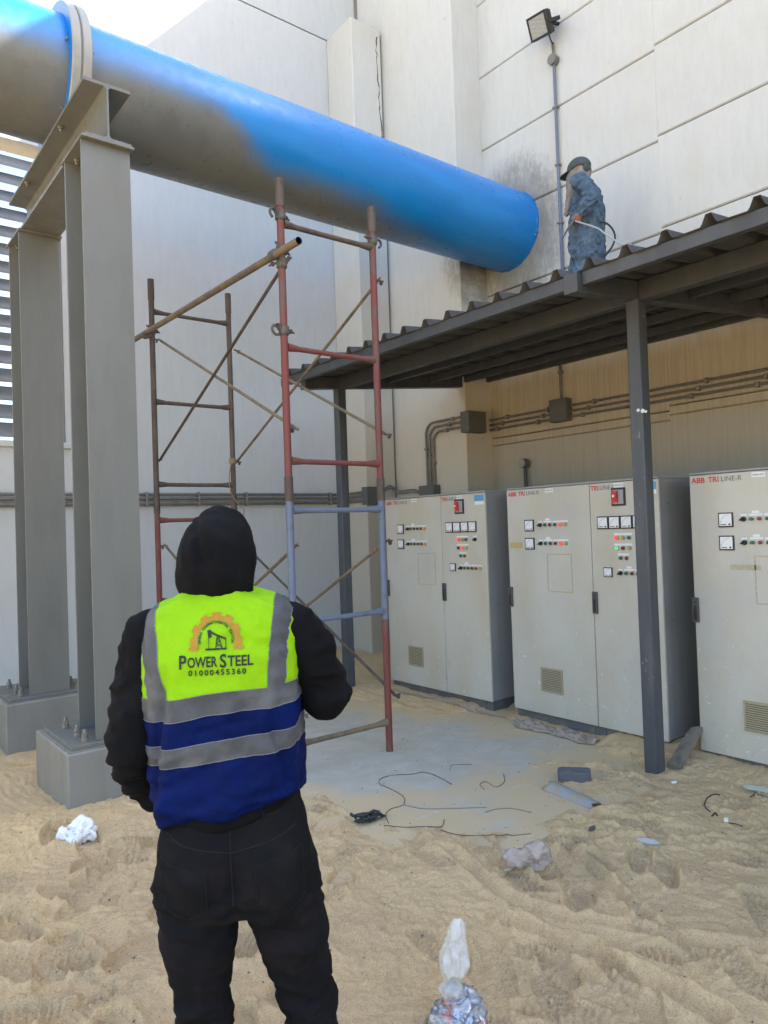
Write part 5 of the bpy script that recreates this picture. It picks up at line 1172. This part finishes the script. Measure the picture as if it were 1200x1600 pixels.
kn = np.exp(-((P[:, 2] - 0.42) / 0.14) ** 2) + np.exp(-((P[:, 2] - 0.77) / 0.06) ** 2) * (P[:, 1] < 0.02) * 1.1 + 0.25
D = (0.026 * (0.2 - np.abs(pn(q * np.array([7, 7, 15]), 84))) + 0.014 * (0.18 - np.abs(pn(q * np.array([14, 14, 34]), 86)))) * kn + 0.006 * pn(q * np.array([12, 12, 16]), 85)
D -= 0.012 * np.exp(-((P[:, 0] - 0.022) / 0.012) ** 2) * (P[:, 1] < 0) * sstep(0.95, 0.85, P[:, 2]) * sstep(0.72, 0.78, P[:, 2])
P = P + N * D[:, None]; jn = mesh_pf('jeans', P, F, JEANM, man)
jb = BVHTree.FromPolygons([tuple(p) for p in P], [tuple(f_) for f_ in F.tolist()])
def seam(name, pts, r=0.0022, mat=STITCH):
    P2 = smooth_path([(x, 0, z_) for x, z_ in pts], 7) if len(pts) > 2 else [np.array([pts[0][0] + (pts[1][0] - pts[0][0]) * t, 0, pts[0][1] + (pts[1][1] - pts[0][1]) * t]) for t in np.linspace(0, 1, 14)]
    MB().tube([onback(jb, p[0], p[2], 0.0006) for p in P2], r, 6).build(name, mat, jn)
def pocket(pts):
    cx = sum(p[0] for p in pts) / len(pts); cz = sum(p[1] for p in pts) / len(pts); nr = 7; v2 = []; f2 = []
    ring = []
    for a, b in zip(pts, pts[1:] + pts[:1]):
        for t in (0, 0.25, 0.5, 0.75): ring.append((a[0] + (b[0] - a[0]) * t, a[1] + (b[1] - a[1]) * t))
    m = len(ring)
    for j in range(nr + 1):
        s_ = 1 - j / nr
        for p in ring: v2.append(onback(jb, cx + (p[0] - cx) * s_, cz + (p[1] - cz) * s_, 0.0028 if j else 0.0002))
    f2 = [(j * m + k, j * m + (k + 1) % m, (j + 1) * m + (k + 1) % m, (j + 1) * m + k) for j in range(nr) for k in range(m)]
    MB().add(v2, f2).build('back_pocket', JEANM, jn, sharp=50)
    for s_ in (0.93,):
        rp_ = [(cx + (p[0] - cx) * s_, cz + (p[1] - cz) * s_) for p in pts]
        for a, b in zip(rp_, rp_[1:] + rp_[:1]):
            MB().tube([(lambda h: (h[0], h[1] - 0.0026, h[2]))(onback(jb, a[0] + (b[0] - a[0]) * t, a[1] + (b[1] - a[1]) * t, 0.0)) for t in np.linspace(0, 1, 10)], 0.0011, 5).build('pocket_stitch', STITCH, jn)
pocket([(-0.150, 0.915), (-0.030, 0.885), (-0.032, 0.785), (-0.085, 0.755), (-0.140, 0.790)])
pocket([(0.075, 0.895), (0.195, 0.925), (0.198, 0.795), (0.140, 0.758), (0.082, 0.785)])
seam('yoke_seam', [(-0.135, 0.958), (-0.08, 0.942), (0.022, 0.918)]); seam('yoke_seam', [(0.175, 0.958), (0.12, 0.942), (0.022, 0.918)]); seam('centre_seam', [(0.020, 1.035), (0.022, 0.90), (0.024, 0.79)], 0.0026)
seam('waistband_seam', [(-0.11, 0.996), (-0.06, 0.992), (0.06, 0.992), (0.14, 0.996)])
for x in (-0.055, 0.02, 0.10):
    m = MB(); pts = [onback(jb, x, z_, 0.004) for z_ in np.linspace(0.99, 1.04, 5)]; m.tube(pts, 0.005, 6); m.build('belt_loop', JEANM, jn)
for (a, b_, lab) in ((AL, (-0.09, 0.15, 0.05), 0), (AR, (0.278, 0.18, 0.05), 0)):
    a = np.array(a); P, F = surfnet(Body([('c', (a[0], a[1] - 0.03, 0.055), (b_[0], b_[1] - 0.02, 0.045), 0.046, 0.042, 0.02), ('c', (a[0], a[1] - 0.01, 0.05), (a[0], a[1] - 0.01, 0.11), 0.05, 0.05, 0.03), ('c', (b_[0], b_[1] - 0.02, 0.04), (b_[0] + 0.006, b_[1] + 0.02, 0.035), 0.042, 0.034, 0.02)]), (a[0] - .12, -.16, -0.03), (a[0] + .16, .30, .19), 0.008, 1)
    P[:, 2] = np.maximum(P[:, 2], 0.0); mesh_pf('shoe', P, F, HOODM, man)

# =================================================================== PAINTER on the canopy roof
pp = px(919, 425, 0, 5.88); ZRF = zroof(5.88) + 0.006
fd = np.array([-0.30, 0.95]); 
pt = thing('person', 'painter in stained blue coverall and grey cap on the canopy roof holding a spray hose', 'person', (5.88, float(pp[1]), ZRF), math.atan2(fd[1], fd[0]) - math.pi / 2)
def paint_cloth():
    n = NT('paint_stained_denim'); p = n.obj(); z_ = n.xyz(p)[2]
    c = n.mix(n.rng(n.noise(p, 7, 6, 0.65), 0.38, 0.7), (0.060, 0.102, 0.150, 1), (0.095, 0.148, 0.205, 1))
    c = n.mix(n.math('MULTIPLY', n.rng(n.noise(p, 26, 5, 0.75, 1.0), 0.52, 0.66), n.rng(z_, 1.35, 0.6, 0.2, 0.7)), c, (0.27, 0.31, 0.33, 1))
    c = n.mix(n.math('MULTIPLY', n.rng(n.noise(p, 40, 4, 0.7), 0.6, 0.70), 0.35), c, (0.03, 0.14, 0.36, 1))
    return n.fin(c, 0.85, 0.0, n.bump(n.noise(p, 22, 5, 0.65), 0.5, 0.015), 0.25)
PCL = paint_cloth(); CAPM = cloth('grey_cap', (0.065, 0.078, 0.08, 1), (0.10, 0.115, 0.115, 1)); SCARF = cloth('beige_grey_scarf', (0.22, 0.195, 0.175, 1), (0.30, 0.275, 0.25, 1), 60, 0.9, 0.5); PSK = simple('tanned_skin', (0.24, 0.12, 0.075, 1), 0.5)
pSL, pEL, pWL = (-0.195, -0.01, 1.43), (-0.262, -0.150, 1.195), (-0.272, -0.04, 1.078)
pSR, pER, pWR = (0.195, -0.01, 1.43), (0.26, -0.03, 1.15), (0.22, 0.10, 1.0)
H2 = np.array([0.0, 0.055, 1.61])
pb_ = [('e', H2, (0.074, 0.094, 0.112), 0.02), ('c', H2 + [0, 0.09, -0.02], H2 + [0, 0.112, -0.03], 0.012, 0.014, 0.012), ('c', H2 + [0, 0.05, -0.09], H2 + [0, 0.08, -0.085], 0.034, 0.024, 0.02), ('e', H2 + [-0.075, -0.01, -0.01], (0.011, 0.022, 0.034), 0.006), ('e', H2 + [0.075, -0.01, -0.01], (0.011, 0.022, 0.034), 0.006), ('c', (0, 0, 1.43), (0, 0.03, 1.54), 0.062, 0.056, 0.03),
       ('s', [(0.80, 0, 0, 0.12, 0.08), (1.1, 0, 0, 0.11, 0.07), (1.38, 0, -0.01, 0.12, 0.07), (1.46, 0, 0, 0.10, 0.06)], 0.03)]
pb_ += limb([pSL, (-0.235, -0.09, 1.31), pEL, (-0.270, -0.09, 1.13), pWL], [0.022, 0.02, 0.018, 0.02, 0.025]) + limb([pSR, pER, pWR], [0.026, 0.022, 0.026]) + limb([(-0.08, 0, 0.84), (-0.10, 0.0, 0.46), (-0.12, 0, 0.09)], [0.06, 0.05, 0.04]) + limb([(0.08, 0, 0.84), (0.10, 0.0, 0.46), (0.12, 0, 0.09)], [0.06, 0.05, 0.04])
pb_ += hand_prims(pWL, (0.15, 0.85, -0.35), (-0.9, 0.1, 0.1), 1, 0.95) + hand_prims(pWR, (-0.1, 0.85, -0.4), (0.9, 0.1, 0.1), -1, 0.8)
P, F = surfnet(Body(pb_), (-.40, -.22, 0.02), (.40, .34, 1.76), 0.009, 1); mesh_pf('body', P, F, PSK, pt)
def cover(G):
    return Body([('s', [(0.40, 0, 0.015, 0.20, 0.152), (0.62, 0, 0.01, 0.20, 0.155), (0.9, 0, 0.0, 0.197, 0.155), (1.15, 0, -0.005, 0.19, 0.145), (1.32, 0, -0.015, 0.185, 0.125), (1.42, 0, -0.012, 0.160, 0.10), (1.50, 0, 0.0, 0.11, 0.085), (1.53, 0, 0.015, 0.08, 0.07)], 0.02)]
        + limb([pSL, (-0.235, -0.09, 1.31), pEL, (-0.270, -0.09, 1.13), (-0.273, -0.055, 1.09)], [0.078, 0.070, 0.060, 0.053, 0.048], 0.03) + limb([pSR, (0.245, -0.02, 1.30), pER, (0.238, 0.05, 1.07), (0.228, 0.085, 1.02)], [0.085, 0.078, 0.068, 0.060, 0.056], 0.03)
        + limb([(-0.10, 0.0, 0.5), (-0.115, 0.01, 0.10)], [0.11, 0.075], 0.02) + limb([(0.10, 0, 0.5), (0.115, 0.01, 0.10)], [0.11, 0.075], 0.02))(G)
P, F = surfnet(cover, (-.42, -.27, 0.03), (.42, .30, 1.57), 0.0105, 1); N = vnormals(P, F)
q = P + 0.06 * np.stack([pn(P * 4, 91), pn(P * 4, 92), pn(P * 4, 93)], -1)
P = P + N * (0.050 * (0.2 - np.abs(pn(q * np.array([6, 6, 5]), 94))) + 0.045 * (0.16 - np.abs(pn(q * np.array([14, 14, 17]), 95))))[:, None]
mesh_pf('coverall', P, F, PCL, pt)
def scarf(G):
    s = Body([('e', H2 + [0, -0.004, -0.035], (0.084, 0.112, 0.105), 0.02), ('c', H2 + [0, 0.045, -0.08], (0.0, 0.105, 1.36), 0.075, 0.075, 0.03), ('c', (0, 0.03, 1.52), (0, 0.01, 1.47), 0.080, 0.085, 0.03), ('c', (-0.05, 0.12, 1.40), (-0.07, 0.165, 1.20), 0.04, 0.025, 0.02)])(G)
    return smax(s, -ell(G, H2 + [0, 0.085, 0.025], (0.06, 0.06, 0.028)), 0.01)
P, F = surfnet(scarf, (-.18, -.2, 1.14), (.18, .28, 1.76), 0.009, 1); N = vnormals(P, F); P = P + N * (0.022 * (0.2 - np.abs(pn(P * np.array([9, 9, 26]) + P[:, [1]] * np.array([0, 0, 22]), 97))))[:, None]
mesh_pf('scarf', P, F, SCARF, pt)
def capf(G):
    d = smax(ell(G, H2 + [0, -0.008, 0.02], (0.092, 0.118, 0.112)), (H2[2] + 0.012 - 0.22 * (G[..., 1] - H2[1])) - G[..., 2], 0.012); d = smin(d, ell(G, H2 + [0, -0.085, -0.005], (0.075, 0.035, 0.06)), 0.02)
    br = np.maximum(np.abs(G[..., 2] - (H2[2] + 0.012 - 0.32 * (G[..., 1] - H2[1] - 0.08) - 3.0 * G[..., 0] ** 2)) - 0.006, np.hypot(G[..., 0] / 0.085, (G[..., 1] - H2[1] - 0.08) / 0.105) * 0.085 - 0.085)
    return smin(d, np.maximum(br, (H2[1] + 0.05) - G[..., 1]), 0.008)
P, F = surfnet(capf, (-.13, -.16, 1.50), (.13, .30, 1.78), 0.006, 1); mesh_pf('cap', P, F, CAPM, pt)
for sx in (-1, 1):
    P, F = surfnet(Body([('c', (sx * 0.115, -0.06, 0.045), (sx * 0.125, 0.16, 0.04), 0.046, 0.04, 0.02), ('c', (sx * 0.115, -0.01, 0.05), (sx * 0.115, -0.01, 0.11), 0.05, 0.05, 0.03)]), (sx * .12 - .1, -.14, -0.03), (sx * .12 + .1, .24, .19), 0.010, 1); P[:, 2] = np.maximum(P[:, 2], 0.0); mesh_pf('shoe', P, F, HOODM, pt)
hx = Vector((5.88, float(pp[1]), ZRF)); Mp = rootmat(pt)
grip = np.array(Mp @ Vector((-0.288, 0.035, 1.035)))
sg = thing('spray_gun', 'thin grey paint spray wand held at the painter\'s hip', 'spray gun', tuple(grip))
tip_ = grip + np.array([-0.32, 0.22, -0.16]) * 0.62
tip_ = np.array(px(879, 373, 0, float(grip[0]) - 0.12))
MB().tube([grip, grip * 0.3 + tip_ * 0.7, tip_], [0.010, 0.008, 0.006], 8).at('wand', CANOPY, sg); MB().tube([grip, grip + np.array([0.0, 0.02, -0.13])], [0.014, 0.012], 8).at('trigger_handle', JBOX, sg); MB().tube([grip - np.array([0.0, 0.02, 0.0]), grip * 0.5 + tip_ * 0.5 + np.array([0, 0, -0.01])], [0.012, 0.006], 8).at('gun_body', JBOX, sg)
hp = [grip, px(932, 356, 0, 5.66), px(945, 365, 0, 5.68), px(963, 377, 0, 5.66), px(978, 385, 0, 5.66), px(990, 391, 0, 5.66), px(1010, 404, 0, 5.7)]
hp[-1][2] = zroof(5.7) + 0.02
ho = MB().tube(smooth_path(hp, 10), 0.0075, 10).build('paint_hose', simple('white_hose', (0.38, 0.385, 0.37, 1), 0.5)); tag(ho, 'white paint hose running from the painter\'s hand down to the roof', 'hose')
hp = [px(938, 346, 0, 5.86), px(948, 349, 0, 5.9), px(957, 358, 0, 5.92), px(961, 370, 0, 5.92), px(957, 384, 0, 5.92), px(947, 398, 0, 5.9), px(940, 410, 0, 5.88)]
ho = MB().tube(smooth_path(hp, 10), 0.009, 10).build('air_hose', BLACKP); tag(ho, 'black hose looping behind the painter\'s back', 'hose')
